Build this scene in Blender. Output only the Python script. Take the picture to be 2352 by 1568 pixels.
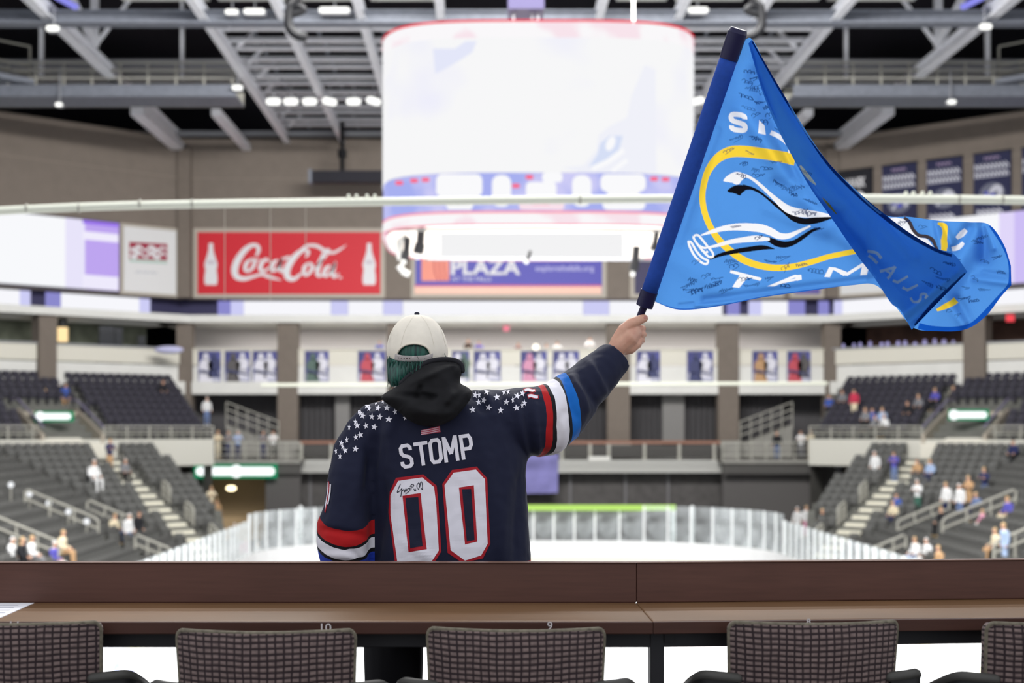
import bpy, bmesh, math, random
from mathutils import Vector, Matrix, noise
from mathutils.geometry import delaunay_2d_cdt
from mathutils.bvhtree import BVHTree

for o in list(bpy.data.objects):
    bpy.data.objects.remove(o)
SC = bpy.context.scene
COL = SC.collection
random.seed(7)

# ---------------------------------------------------------------- camera, world, lights, exposure
F = 3267.0            # focal length in pixels of the 2352 x 1568 frame (50 mm on 36 mm)
VX, VY = 1111.0, 990.0  # vanishing point of the rink axis / horizon
ZC = 7.1              # camera height above the ice
AX = 1.6              # x of the rink axis (camera stands 1.6 m left of it)
CAM = Vector((0, 0, ZC))
cd = bpy.data.cameras.new('camera')
cam = bpy.data.objects.new('camera', cd)
COL.objects.link(cam)
cam.location = CAM
cam.rotation_euler = (math.radians(90), 0, 0)
cd.sensor_width = 36.0
cd.lens = 36.0 * F / 2352.0
cd.shift_x = (1176.0 - VX) / 2352.0
cd.shift_y = (VY - 784.0) / 2352.0
cd.clip_end = 400
cd.dof.use_dof = True
cd.dof.focus_distance = 4.36
cd.dof.aperture_fstop = 2.9
SC.camera = cam

w = bpy.data.worlds.new('world')
SC.world = w
w.use_nodes = True
w.node_tree.nodes['Background'].inputs[0].default_value = (0.93, 0.95, 1.0, 1)
w.node_tree.nodes['Background'].inputs[1].default_value = 1.0

def area(name, loc, sx, sy, power, col=(1, 1, 1), rot=(0, 0, 0)):
    l = bpy.data.lights.new(name, 'AREA')
    l.shape = 'RECTANGLE'
    l.size, l.size_y, l.energy, l.color = sx, sy, power, col
    o = bpy.data.objects.new(name, l)
    o.location = loc
    o.rotation_euler = rot
    COL.objects.link(o)
    return o
# banks of sports lights over the ice, above the top of the frame
for yy, tilt, pw in ((22, 0, 5000), (32, 10, 7000), (40, 25, 10000), (47, 36, 11000)):
    area('sports_light_bank', (AX, yy, 24.6), 22, 2.0, pw, (1.0, 0.99, 0.97), (math.radians(tilt), 0, 0))

SC.view_settings.view_transform = 'Standard'
SC.view_settings.look = 'None'
SC.view_settings.gamma = 1.0
SC.view_settings.use_curve_mapping = False
SC.view_settings.exposure = 0.0

# ---------------------------------------------------------------- helpers
def P(px, py, Y):
    return Vector(((px - VX) / F * Y, Y, ZC - (py - VY) / F * Y))
def PX(v):
    return (VX + F * v[0] / v[1], VY - F * (v[2] - ZC) / v[1])
def zat(py, Y):
    return ZC - (py - VY) / F * Y
def xat(px, Y):
    return (px - VX) / F * Y
def lin(c):
    c = c / 255.0
    return c / 12.92 if c <= 0.04045 else ((c + 0.055) / 1.055) ** 2.4
def L3(rgb):
    return tuple(lin(c) for c in rgb)

MATS = {}
def nodes_of(m):
    nt = m.node_tree
    return nt, nt.nodes, nt.links
def M(name, rgb, rough=0.6, metal=0.0, noise_amt=0.0, nscale=8.0, bump=0.0, spec=0.3, stretch=None):
    if name in MATS:
        return MATS[name]
    m = bpy.data.materials.new(name)
    m.use_nodes = True
    nt, N, K = nodes_of(m)
    b = N['Principled BSDF']
    c = L3(rgb)
    b.inputs['Base Color'].default_value = (*c, 1)
    b.inputs['Roughness'].default_value = rough
    b.inputs['Metallic'].default_value = metal
    b.inputs['Specular IOR Level'].default_value = spec
    if noise_amt or bump:
        tc = N.new('ShaderNodeTexCoord')
        src = tc.outputs['Object']
        if stretch:
            mp = N.new('ShaderNodeMapping')
            mp.inputs['Scale'].default_value = stretch
            K.new(src, mp.inputs['Vector'])
            src = mp.outputs['Vector']
        nz = N.new('ShaderNodeTexNoise')
        nz.inputs['Scale'].default_value = nscale
        nz.inputs['Detail'].default_value = 5
        K.new(src, nz.inputs['Vector'])
        if noise_amt:
            r = N.new('ShaderNodeValToRGB')
            r.color_ramp.elements[0].position = 0.3
            r.color_ramp.elements[1].position = 0.7
            r.color_ramp.elements[0].color = (*[x * (1 - noise_amt) for x in c], 1)
            r.color_ramp.elements[1].color = (*[min(1, x * (1 + noise_amt)) for x in c], 1)
            K.new(nz.outputs['Fac'], r.inputs['Fac'])
            K.new(r.outputs['Color'], b.inputs['Base Color'])
        if bump:
            bp = N.new('ShaderNodeBump')
            bp.inputs['Strength'].default_value = bump
            bp.inputs['Distance'].default_value = 0.01
            K.new(nz.outputs['Fac'], bp.inputs['Height'])
            K.new(bp.outputs['Normal'], b.inputs['Normal'])
    MATS[name] = m
    return m
def E(name, rgb, strength=1.0, rgb2=None, nscale=0.4, lo=0.45, hi=0.6):
    """a surface that gives off light (screen, lamp, lit sign)"""
    if name in MATS:
        return MATS[name]
    m = bpy.data.materials.new(name)
    m.use_nodes = True
    nt, N, K = nodes_of(m)
    N.remove(N['Principled BSDF'])
    e = N.new('ShaderNodeEmission')
    e.inputs['Color'].default_value = (*L3(rgb), 1)
    e.inputs['Strength'].default_value = strength
    if rgb2:
        tc = N.new('ShaderNodeTexCoord')
        nz = N.new('ShaderNodeTexNoise')
        nz.inputs['Scale'].default_value = nscale
        nz.inputs['Detail'].default_value = 2
        K.new(tc.outputs['Object'], nz.inputs['Vector'])
        r = N.new('ShaderNodeValToRGB')
        r.color_ramp.elements[0].position = lo
        r.color_ramp.elements[1].position = hi
        r.color_ramp.elements[0].color = (*L3(rgb), 1)
        r.color_ramp.elements[1].color = (*L3(rgb2), 1)
        K.new(nz.outputs['Fac'], r.inputs['Fac'])
        K.new(r.outputs['Color'], e.inputs['Color'])
    K.new(e.outputs[0], N['Material Output'].inputs[0])
    MATS[name] = m
    return m

class MB:
    """collects faces; build() links them as ONE mesh object"""
    def __init__(s):
        s.v, s.f, s.mi = [], [], []
    def add(s, verts, faces, mi=0):
        b = len(s.v)
        s.v += [tuple(x) for x in verts]
        s.f += [tuple(b + i for i in f) for f in faces]
        s.mi += [mi] * len(faces)
        return s
    def box(s, x0, x1, y0, y1, z0, z1, mi=0):
        v = [(x, y, z) for z in (z0, z1) for y in (y0, y1) for x in (x0, x1)]
        return s.add(v, [(0, 2, 3, 1), (4, 5, 7, 6), (0, 1, 5, 4), (2, 6, 7, 3), (0, 4, 6, 2), (1, 3, 7, 5)], mi)
    def obox(s, c, ax, ay, az, mi=0):
        c, ax, ay, az = Vector(c), Vector(ax), Vector(ay), Vector(az)
        v = [c + ax * i + ay * j + az * k for k in (-1, 1) for j in (-1, 1) for i in (-1, 1)]
        return s.add(v, [(0, 2, 3, 1), (4, 5, 7, 6), (0, 1, 5, 4), (2, 6, 7, 3), (0, 4, 6, 2), (1, 3, 7, 5)], mi)
    def beam(s, p0, p1, wd, ht, mi=0):
        p0, p1 = Vector(p0), Vector(p1)
        d = (p1 - p0)
        dn = d.normalized()
        up = Vector((0, 0, 1)) if abs(dn.z) < 0.95 else Vector((0, 1, 0))
        sd = dn.cross(up).normalized()
        up = sd.cross(dn).normalized()
        return s.obox((p0 + p1) / 2, d / 2, sd * wd / 2, up * ht / 2, mi)
    def hbeam(s, p0, p1, wd, ht, t=0.04):
        u = Vector((0, 0, 1))
        s.beam(Vector(p0) - u * (ht / 2 - t / 2), Vector(p1) - u * (ht / 2 - t / 2), wd, t)
        s.beam(Vector(p0) + u * (ht / 2 - t / 2), Vector(p1) + u * (ht / 2 - t / 2), wd, t)
        s.beam(p0, p1, t, ht - 2 * t)
        return s
    def tube(s, pts, r, n=8, caps=True, flat=1.0, rounded=False, mi=0):
        pts = [Vector(p) for p in pts]
        rs = list(r) if isinstance(r, (list, tuple)) else [r] * len(pts)
        if rounded:
            for end in (0, -1):
                d = (pts[0] - pts[1]).normalized() if end == 0 else (pts[-1] - pts[-2]).normalized()
                p, rr = pts[end], rs[end]
                ext = [(p + d * rr * math.sin(a), rr * math.cos(a)) for a in (0.5, 0.95, 1.3)]
                if end == 0:
                    for q, k in ext:
                        pts.insert(0, q); rs.insert(0, k)
                else:
                    for q, k in ext:
                        pts.append(q); rs.append(k)
        rings = []
        prev = None
        for i, p in enumerate(pts):
            a = pts[max(0, i - 1)]
            b = pts[min(len(pts) - 1, i + 1)]
            d = (b - a).normalized()
            if prev is None:
                ref = Vector((0, 0, 1)) if abs(d.z) < 0.9 else Vector((0, 1, 0))
            else:
                ref = prev
            x = (ref - d * ref.dot(d)).normalized()
            prev = x
            y = d.cross(x)
            rings.append([p + (x * math.cos(2 * math.pi * k / n) + y * math.sin(2 * math.pi * k / n) * flat) * rs[i] for k in range(n)])
        return s.loft(rings, caps, mi)
    def loft(s, rings, caps=True, mi=0, closed=True):
        n = len(rings[0])
        v = [p for r in rings for p in r]
        f = []
        for i in range(len(rings) - 1):
            for k in range(n if closed else n - 1):
                k2 = (k + 1) % n
                f.append((i * n + k, i * n + k2, (i + 1) * n + k2, (i + 1) * n + k))
        if caps:
            f.append(tuple(reversed(range(n))))
            f.append(tuple((len(rings) - 1) * n + k for k in range(n)))
        return s.add(v, f, mi)
    def prism(s, poly, vec, mi=0):
        poly = [Vector(p) for p in poly]
        vec = Vector(vec)
        n = len(poly)
        v = poly + [p + vec for p in poly]
        f = [tuple(range(n)), tuple(reversed(range(n, 2 * n)))]
        for i in range(n):
            j = (i + 1) % n
            f.append((i, i + n, j + n, j))
        return s.add(v, f, mi)
    def sphere(s, c, rx, ry, rz, nu=12, nv=8, mi=0):
        c = Vector(c)
        rings = []
        for i in range(1, nv):
            a = math.pi * i / nv
            rings.append([c + Vector((rx * math.sin(a) * math.cos(2 * math.pi * k / nu), ry * math.sin(a) * math.sin(2 * math.pi * k / nu), -rz * math.cos(a))) for k in range(nu)])
        return s.loft(rings, True, mi)
    def mesh(s, name, off=Vector((0, 0, 0)), smooth=False):
        me = bpy.data.meshes.new(name)
        me.from_pydata([tuple(Vector(v) - off) for v in s.v], [], s.f)
        if any(s.mi):
            me.polygons.foreach_set('material_index', s.mi)
        if smooth:
            me.polygons.foreach_set('use_smooth', [True] * len(s.f))
        me.update()
        return me
    def build(s, name, mat, parent=None, smooth=False, fixn=True, origin=None):
        xs, ys, zs = zip(*s.v)
        off = Vector(origin) if origin is not None else Vector(((min(xs) + max(xs)) / 2, (min(ys) + max(ys)) / 2, min(zs)))
        me = s.mesh(name, off, smooth)
        if fixn:
            bm = bmesh.new(); bm.from_mesh(me)
            bmesh.ops.recalc_face_normals(bm, faces=bm.faces)
            bm.to_mesh(me); bm.free()
        return link(name, me, mat, off, parent)

def link(name, me, mat, loc=(0, 0, 0), parent=None):
    o = bpy.data.objects.new(name, me)
    for m in (mat if isinstance(mat, (list, tuple)) else [mat]):
        if m is not None:
            me.materials.append(m)
    COL.objects.link(o)
    o.location = loc
    if parent is not None:
        setparent(o, parent)
    return o
def wloc(o):
    l = Vector(o.location)
    return l + (wloc(o.parent) if o.parent else Vector((0, 0, 0)))
def setparent(o, p):
    o.parent = p
    o.location = Vector(o.location) - wloc(p)
def empty(name, loc):
    o = bpy.data.objects.new(name, None)
    o.empty_display_size = 0.1
    o.location = loc
    COL.objects.link(o)
    return o
def tag(o, label=None, cat=None, group=None, kind=None):
    if label: o['label'] = label
    if cat: o['category'] = cat
    if group: o['group'] = group
    if kind: o['kind'] = kind
    return o
def struct(o):
    o['kind'] = 'structure'
    return o
def copy_tree(o, parent=None):
    c = o.copy()
    COL.objects.link(c)
    if parent: c.parent = parent
    for ch in list(o.children):
        copy_tree(ch, c)
    return c
def pxbox(x0, y0, x1, y1, Y, th, mb=None, back=0):
    mb = mb or MB()
    return mb.box(xat(x0, Y), xat(x1, Y), Y - back, Y + th, zat(y1, Y), zat(y0, Y))

# 2D drawing in picture coordinates, then laid onto a surface
def densify(poly, step, closed=True):
    out = []
    n = len(poly)
    for i in range(n if closed else n - 1):
        a, b = Vector(poly[i][:2]), Vector(poly[(i + 1) % n][:2])
        k = max(1, int((b - a).length / step))
        out += [a.lerp(b, j / k) for j in range(k)]
    if not closed:
        out.append(Vector(poly[-1][:2]))
    return out
def inside(p, poly):
    c = False
    x, y = p
    n = len(poly)
    for i in range(n):
        x1, y1 = poly[i][0], poly[i][1]
        x2, y2 = poly[i - 1][0], poly[i - 1][1]
        if (y1 > y) != (y2 > y) and x < (x2 - x1) * (y - y1) / (y2 - y1) + x1:
            c = not c
    return c
def fill2d(poly, step=8.0):
    b = densify(poly, step)
    vs = list(b)
    es = [(i, (i + 1) % len(b)) for i in range(len(b))]
    xs = [p[0] for p in b]; ys = [p[1] for p in b]
    x = min(xs) + step * 0.5
    while x < max(xs):
        y = min(ys) + step * 0.5
        while y < max(ys):
            if inside((x, y), b):
                vs.append(Vector((x, y)))
            y += step
        x += step
    r = delaunay_2d_cdt(vs, es, [], 1, 1e-4)
    return [tuple(v) for v in r[0]], [tuple(f) for f in r[2]]
def spline(pts, n=6, closed=False):
    """Catmull-Rom through points of any dimension (tuples)"""
    out = []
    m = len(pts)
    segs = m if closed else m - 1
    for i in range(segs):
        if closed:
            p0, p1, p2, p3 = pts[i - 1], pts[i], pts[(i + 1) % m], pts[(i + 2) % m]
        else:
            p0, p1, p2, p3 = pts[max(0, i - 1)], pts[i], pts[i + 1], pts[min(m - 1, i + 2)]
        for j in range(n):
            t = j / n
            out.append(tuple(0.5 * (2 * b + (c - a) * t + (2 * a - 5 * b + 4 * c - d) * t * t + (3 * b - a - 3 * c + d) * t ** 3) for a, b, c, d in zip(p0, p1, p2, p3)))
    if not closed:
        out.append(tuple(pts[-1]))
    return out
def ribbon2d(pts, width, closed=False):
    """strip along a polyline; points may carry their own width as third value; returns verts, quads"""
    n = len(pts)
    V, Q = [], []
    for i in range(n):
        p = Vector(pts[i][:2])
        wd = pts[i][2] if len(pts[i]) > 2 else width
        a = Vector(pts[i - 1][:2]) if (i > 0 or closed) else None
        b = Vector(pts[(i + 1) % n][:2]) if (i < n - 1 or closed) else None
        d1 = (p - a).normalized() if a is not None and (p - a).length > 1e-6 else None
        d2 = (b - p).normalized() if b is not None and (b - p).length > 1e-6 else None
        d1 = d1 or d2 or Vector((1, 0)); d2 = d2 or d1
        n1, n2 = Vector((-d1.y, d1.x)), Vector((-d2.y, d2.x))
        mt = (n1 + n2)
        mt = mt.normalized() if mt.length > 1e-3 else n1
        k = min(2.0, 1.0 / max(0.3, mt.dot(n1)))
        V += [tuple(p + mt * wd / 2 * k), tuple(p - mt * wd / 2 * k)]
    for i in range(n if closed else n - 1):
        j = (i + 1) % n
        Q.append((2 * i, 2 * i + 1, 2 * j + 1, 2 * j))
    return V, Q
def ell(cx, cy, rx, ry, n=20, rot=0.0):
    return [(cx + rx * math.cos(a) * math.cos(rot) - ry * math.sin(a) * math.sin(rot), cy + rx * math.cos(a) * math.sin(rot) + ry * math.sin(a) * math.cos(rot)) for a in [2 * math.pi * i / n for i in range(n)]]
def star2d(cx, cy, r, rot=0.0, sx=1.0, inner=0.4):
    out = []
    for i in range(10):
        a = rot - math.pi / 2 + i * math.pi / 5
        k = r if i % 2 == 0 else r * inner
        out.append((cx + k * math.cos(a) * sx, cy + k * math.sin(a)))
    return out
def rrect(x0, y0, x1, y1, r, n=4):
    out = []
    for cx, cy, a0 in ((x1 - r, y0 + r, -90), (x1 - r, y1 - r, 0), (x0 + r, y1 - r, 90), (x0 + r, y0 + r, 180)):
        for i in range(n + 1):
            a = math.radians(a0 + 90 * i / n)
            out.append((cx + r * math.cos(a), cy + r * math.sin(a)))
    return out
_tx = {}
def text2d(s, size=1.0, bold=0.0):
    """outline of a word set in the built-in typeface: verts (x right, y up) and faces"""
    key = (s, bold)
    if key not in _tx:
        cu = bpy.data.curves.new('t', 'FONT')
        cu.body = s
        cu.size = 1.0
        cu.offset = bold
        cu.resolution_u = 3
        ob = bpy.data.objects.new('t', cu)
        COL.objects.link(ob)
        dg = bpy.context.evaluated_depsgraph_get()
        me = ob.evaluated_get(dg).to_mesh()
        vs = [(v.co.x, v.co.y) for v in me.vertices]
        fs = [tuple(p.vertices) for p in me.polygons]
        ob.evaluated_get(dg).to_mesh_clear()
        bpy.data.objects.remove(ob); bpy.data.curves.remove(cu)
        x0 = min(v[0] for v in vs)
        _tx[key] = ([(x - x0, y) for x, y in vs], fs)
    vs, fs = _tx[key]
    return [(x * size, y * size) for x, y in vs], fs
def text_box(s, x0, y0, x1, y1, bold=0.0):
    """word fitted into a picture rectangle (y down)"""
    vs, fs = text2d(s, 1.0, bold)
    mx = max(v[0] for v in vs); lo = min(v[1] for v in vs); hi = max(v[1] for v in vs)
    return [(x0 + x / mx * (x1 - x0), y1 - (y - lo) / (hi - lo) * (y1 - y0)) for x, y in vs], fs

class Surf:
    """a surface on which flat print is laid: maps picture points to points just proud of it"""
    def __init__(s, bvh=None, plane=None):
        s.bvh, s.plane = bvh, plane
    def at(s, x, y, off):
        d = (P(x, y, 1.0) - CAM).normalized()
        if s.plane:
            p, n = s.plane
            t = (p - CAM).dot(n) / d.dot(n)
            return CAM + d * t + n * off
        h, n, i, dist = s.bvh.ray_cast(CAM, d)
        if h is None:
            return None
        if n.dot(d) > 0:
            n = -n
        return h + n * off
    def lay(s, mb, V, Fc, off=0.0012, mi=0):
        pts = [s.at(x, y, off) for x, y in V]
        good = [f for f in Fc if all(pts[i] is not None for i in f)]
        used = sorted({i for f in good for i in f})
        mp = {i: k for k, i in enumerate(used)}
        mb.add([pts[i] for i in used], [tuple(mp[i] for i in f) for f in good], mi)
        return mb
    def poly(s, mb, poly, off=0.0012, step=8.0, mi=0):
        V, Fc = fill2d(poly, step)
        return s.lay(mb, V, Fc, off, mi)
    def rib(s, mb, pts, width, off=0.0012, closed=False, mi=0):
        V, Q = ribbon2d(pts, width, closed)
        return s.lay(mb, V, Q, off, mi)
def bvh_of(o):
    dg = bpy.context.evaluated_depsgraph_get()
    me = o.data
    off = wloc(o)
    return BVHTree.FromPolygons([v.co + off for v in me.vertices], [tuple(p.vertices) for p in me.polygons])
def remeshed(mb, voxel, smooth_it=4, factor=0.5):
    """fuse overlapping volumes into one continuous skin"""
    me = mb.mesh('tmp')
    bm = bmesh.new(); bm.from_mesh(me)
    bmesh.ops.recalc_face_normals(bm, faces=bm.faces)
    bm.to_mesh(me); bm.free()
    o = bpy.data.objects.new('tmp', me)
    COL.objects.link(o)
    r = o.modifiers.new('r', 'REMESH'); r.mode = 'VOXEL'; r.voxel_size = voxel
    if smooth_it:
        sm = o.modifiers.new('s', 'SMOOTH'); sm.iterations = smooth_it; sm.factor = factor
    dg = bpy.context.evaluated_depsgraph_get()
    me2 = bpy.data.meshes.new_from_object(o.evaluated_get(dg))
    bpy.data.objects.remove(o); bpy.data.meshes.remove(me)
    me2.polygons.foreach_set('use_smooth', [True] * len(me2.polygons))
    return me2
def place_mesh(name, me, mat, parent=None):
    """link a mesh given in world coordinates with its origin at its base"""
    co = [v.co for v in me.vertices]
    off = Vector(((min(c.x for c in co) + max(c.x for c in co)) / 2, (min(c.y for c in co) + max(c.y for c in co)) / 2, min(c.z for c in co)))
    me.transform(Matrix.Translation(-off))
    me.name = name
    me.materials.clear()
    return link(name, me, mat, off, parent)

class Frame:
    """a vertical wall plane: origin on the ground, u along the wall, n into the hall"""
    def __init__(s, o, u, n):
        s.o, s.u, s.n = Vector(o), Vector(u).normalized(), Vector(n).normalized()
    def pt(s, a, z, off=0.0):
        return s.o + s.u * a + s.n * off + Vector((0, 0, z))
    def a_at(s, px, off=0.0):
        o = s.o + s.n * off
        k = (px - VX) / F      # X = k Y
        return (k * o.y - o.x) / (s.u.x - k * s.u.y)
    def z_at(s, px, py, off=0.0):
        return zat(py, s.pt(s.a_at(px, off), 0, off).y)
    def box(s, mb, a0, a1, z0, z1, off0, off1):
        c = s.pt((a0 + a1) / 2, (z0 + z1) / 2, (off0 + off1) / 2)
        return mb.obox(c, s.u * (a1 - a0) / 2, s.n * (off1 - off0) / 2, Vector((0, 0, (z1 - z0) / 2)))
    def surf(s, off):
        return Surf(plane=(s.pt(0, 0, off), s.n))

# ================================================================ THE HALL
TAN = M('tan_wall_paint', (128, 118, 109), 0.85, noise_amt=0.05, nscale=1.5)
TAN2 = M('tan_column_paint', (122, 112, 103), 0.8, noise_amt=0.05, nscale=2)
TRIMC = M('light_taupe_trim', (186, 178, 166), 0.7)
WHITE = M('white_paint', (226, 225, 220), 0.6, noise_amt=0.03, nscale=1)
CREAM = M('cream_paint', (222, 218, 205), 0.6)
DARK = M('black_curtain', (92, 90, 92), 0.9, noise_amt=0.15, nscale=3, stretch=(4, 4, 0.2))
DARK2 = M('dark_void_paint', (30, 29, 36), 0.9)
GREY = M('grey_concrete', (150, 148, 142), 0.8, noise_amt=0.08, nscale=2)
CONC = M('dark_concrete', (88, 88, 86), 0.85, noise_amt=0.12, nscale=3)
STEEL = M('pale_grey_steel', (236, 237, 242), 0.55, noise_amt=0.06, nscale=2)
STEELD = M('mid_grey_steel', (160, 161, 166), 0.6)
STEELC = M('catwalk_steel', (122, 126, 136), .6, noise_amt=.12, nscale=3)
RAILM = M('galvanised_rail', (176, 174, 164), 0.5)
NAVY = M('navy_print', (44, 46, 78), 0.7)
BLACK = M('black_plastic', (24, 24, 27), 0.45)
WPRINT = M('white_print', (228, 227, 230), 0.6)

def ice_mat():
    m = bpy.data.materials.new('white_ice'); m.use_nodes = True
    b = m.node_tree.nodes['Principled BSDF']
    b.inputs['Base Color'].default_value = (0.86, 0.88, 0.9, 1)
    b.inputs['Roughness'].default_value = 0.25
    b.inputs['Specular IOR Level'].default_value = 0.3
    return m
ICE = ice_mat()

# floor
fl = MB(); fl.box(-48, 52, -6, 104, -0.35, -0.06)
tagf = struct(fl.build('floor', CONC))
# ice sheet with rounded corners
R0, XH, Y0r, Y1r = 8.5, 13.0, 17.0, 78.0
def rink_outline(grow=0.0, n=14):
    pts = []
    r, xh = R0 + grow, XH + grow
    for cx, cy, a0 in ((AX + XH - R0, Y1r - R0, 0), (AX - XH + R0, Y1r - R0, 90), (AX - XH + R0, Y0r + R0, 180), (AX + XH - R0, Y0r + R0, 270)):
        for i in range(n + 1):
            a = math.radians(a0 + 90 * i / n)
            pts.append((cx + r * math.cos(a), cy + r * math.sin(a)))
    return pts
ice = MB(); ice.prism([(x, y, -0.06) for x, y in rink_outline()], (0, 0, 0.06))
ice_o = struct(ice.build('floor_ice', ICE))
ISURF = Surf(plane=(Vector((0, 0, 0)), Vector((0, 0, 1))))
m_ = MB()
for yy, wd in ((47.5, 0.3),):
    m_.box(AX - 12.9, AX + 12.9, yy - wd / 2, yy + wd / 2, 0.001, 0.003)
m_.build('centre_line', M('red_line', (190, 60, 70), 0.4), ice_o)
m_ = MB()
for yy in (38.6, 56.4):
    m_.box(AX - 12.9, AX + 12.9, yy - 0.15, yy + 0.15, 0.001, 0.003)
m_.build('blue_line', M('blue_line', (110, 120, 215), 0.4), ice_o)
m_ = MB()
ISURF.rib(m_, spline([(262, 1530), (268, 1545), (283, 1552), (300, 1545), (305, 1530), (295, 1518), (275, 1520)], 4, True), 9, 0.003, True)
ISURF.poly(m_, ell(270, 1530, 8, 7), 0.004)
ISURF.poly(m_, ell(285, 1562, 26, 6), 0.004)
m_.build('ice_crest', M('ice_crest_blue', (130, 140, 235), 0.4), ice_o)

# wall planes at the far end
uL = Vector((-0.757, -0.653, 0)); uR = Vector((0.757, -0.653, 0))
FC = Frame((-18.9, 90, 0), (1, 0, 0), (0, -1, 0))
FL = Frame((-18.9, 90, 0), uL, (0.653, -0.757, 0))
FR = Frame((21.87, 90, 0), uR, (-0.653, -0.757, 0))
WC = 40.77
ZTOP, ZS0, ZS1, ZLED, ZLEB = 25.6, 15.5, 19.9, 14.33, 13.87
walls = {}
for nm, fr, a0, a1 in (('wall_far', FC, 0, WC), ('wall_left', FL, -0.3, 34), ('wall_right', FR, -0.3, 34)):
    mb = MB(); fr.box(mb, a0, a1, ZS0, ZTOP, -1.2, 0)
    walls[nm] = struct(mb.build(nm, TAN))
    # faint horizontal joint on the plaster
    mb = MB(); fr.box(mb, a0 + 0.3, a1, 23.05, 23.12, 0, 0.03)
    mb.build('joint_strip', M('joint_strip', (140, 130, 120), 0.8), walls[nm])
# pilaster at the two corners
for fr_x in (-18.9, 21.87):
    mb = MB(); mb.box(fr_x - 0.35, fr_x + 0.45, 89.4, 90.3, ZS0, ZS1 + 5)
    mb.build('pilaster', TAN2, walls['wall_far'])
# dark space above and behind the walls
mb = MB(); mb.box(-48, 52, 99, 99.5, 0, 31); struct(mb.build('wall_far_upper', DARK2))
for sx, nm in ((-47.5, 'wall_left_upper'), (51, 'wall_right_upper')):
    mb = MB(); mb.box(sx, sx + 0.5, 40, 99, 0, 31); struct(mb.build(nm, DARK2))
mb = MB(); mb.box(-48, 52, 22, 99.5, 30.5, 31); ceil = struct(mb.build('ceiling', M('dark_roof_deck', (30, 28, 36), 0.9)))

# ---------------- roof steel: every beam and joist a piece of the ceiling
for rx, wd in ((3.5, .36), (7, .36), (10.5, .36), (14, .4)):
    for s in (-1, 1):
        x = AX + s * rx
        mb = MB(); mb.hbeam((x, 46, 25.55), (x, 89.9, 25.55), wd, 0.5); mb.build('roof_beam', STEEL, ceil)
for s in (-1, 1):
    x = AX + s * 20.9
    mb = MB(); mb.hbeam((x, 46, 25.65), (x, 89.9, 25.65), 0.5, 0.6, .06); mb.build('roof_beam', STEEL, ceil)
    mb = MB(); mb.beam((x, 79.2, 24.95), (x, 90.2, 25.05), 0.75, 0.5); mb.build('haunch', STEEL, ceil)
    x2 = AX + s * 16.6
    mb = MB(); mb.beam((x2, 79.6, 24.95), (x2, 90.2, 25.05), 0.5, 0.4); mb.build('haunch', STEEL, ceil)
    # upright struts and braces above the catwalk
    for (dx, y0, z0, dx2, y1, z1, t) in ((20.6, 69.5, 25.9, 20.6, 69.5, 29.5, .34), (20.6, 69.5, 25.9, 22.0, 66.5, 29.8, .28), (20.6, 69.5, 25.9, 18.0, 70.5, 30.0, .2), (24.6, 74, 25.6, 24.6, 74, 30, .22), (17.5, 75, 25.6, 17.5, 75, 30, .2)):
        mb = MB(); mb.beam((AX + s * dx, y0, z0), (AX + s * dx2, y1, z1), t, t); mb.build('strut', STEEL, ceil)
    for yy, zz in ((78, 27.2), (82, 27.6), (86, 28.2)):
        mb = MB(); mb.beam((AX + s * 14, yy, zz), (AX + s * 45, yy, zz), .35, .5); mb.build('girt', STEELD, ceil)
i = 0
yj = 65.2
while yj < 89.5:
    for dy in (0, 1.45):
        mb = MB(); mb.hbeam((AX - 14, yj + dy, 25.98), (AX + 14, yj + dy, 25.98), .42, .16, .03); mb.build('joist', STEEL, ceil)
    for kx in range(9):
        mb = MB(); mb.beam((AX - 12.6 + kx * 3.1, yj + 1.45, 26.3), (AX - 12.6 + kx * 3.1, yj + 3.5, 26.3), .12, .3); mb.build('bridging', STEELC, ceil)
    yj += 3.5
for k in range(8):
    for s in (-1, 1):
        x = AX + s * 13.55; yy = 66 + k * 3
        mb = MB(); mb.beam((x, yy, 25.7), (x - s * .9, yy + .1, 26.6), .35, .12); mb.build('gusset', STEEL, ceil)
mb = MB(); mb.hbeam((-44, 63.3, 25.45), (47, 63.3, 25.45), .9, .55, .06); mb.build('main_beam', STEELC, ceil)
mb = MB(); mb.hbeam((-44, 89.2, 25.75), (47, 89.2, 25.75), .3, .3); mb.build('eave_beam', STEELD, ceil)
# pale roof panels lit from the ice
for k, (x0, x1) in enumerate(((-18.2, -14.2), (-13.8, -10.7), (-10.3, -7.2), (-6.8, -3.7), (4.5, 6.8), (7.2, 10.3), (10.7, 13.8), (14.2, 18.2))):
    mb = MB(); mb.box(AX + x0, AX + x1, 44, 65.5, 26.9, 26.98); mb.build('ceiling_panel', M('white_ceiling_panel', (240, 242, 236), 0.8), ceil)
# curved violet light strips at the edge of the panels
for s in (-1, 1):
    pts = [(AX + s * (18.4 + 2.2 * math.sin(t * .3)), 55 + t * 1.1, 26.6 - .06 * t) for t in range(0, 9)]
    mb = MB(); mb.tube(pts, .16, 6)
    o = mb.build('ceiling_light_strip', E('violet_strip', (150, 150, 250), .9))
    tag(o, 'curved violet light strip under the roof at the %s' % ('left' if s < 0 else 'right'), 'light strip')

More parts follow.
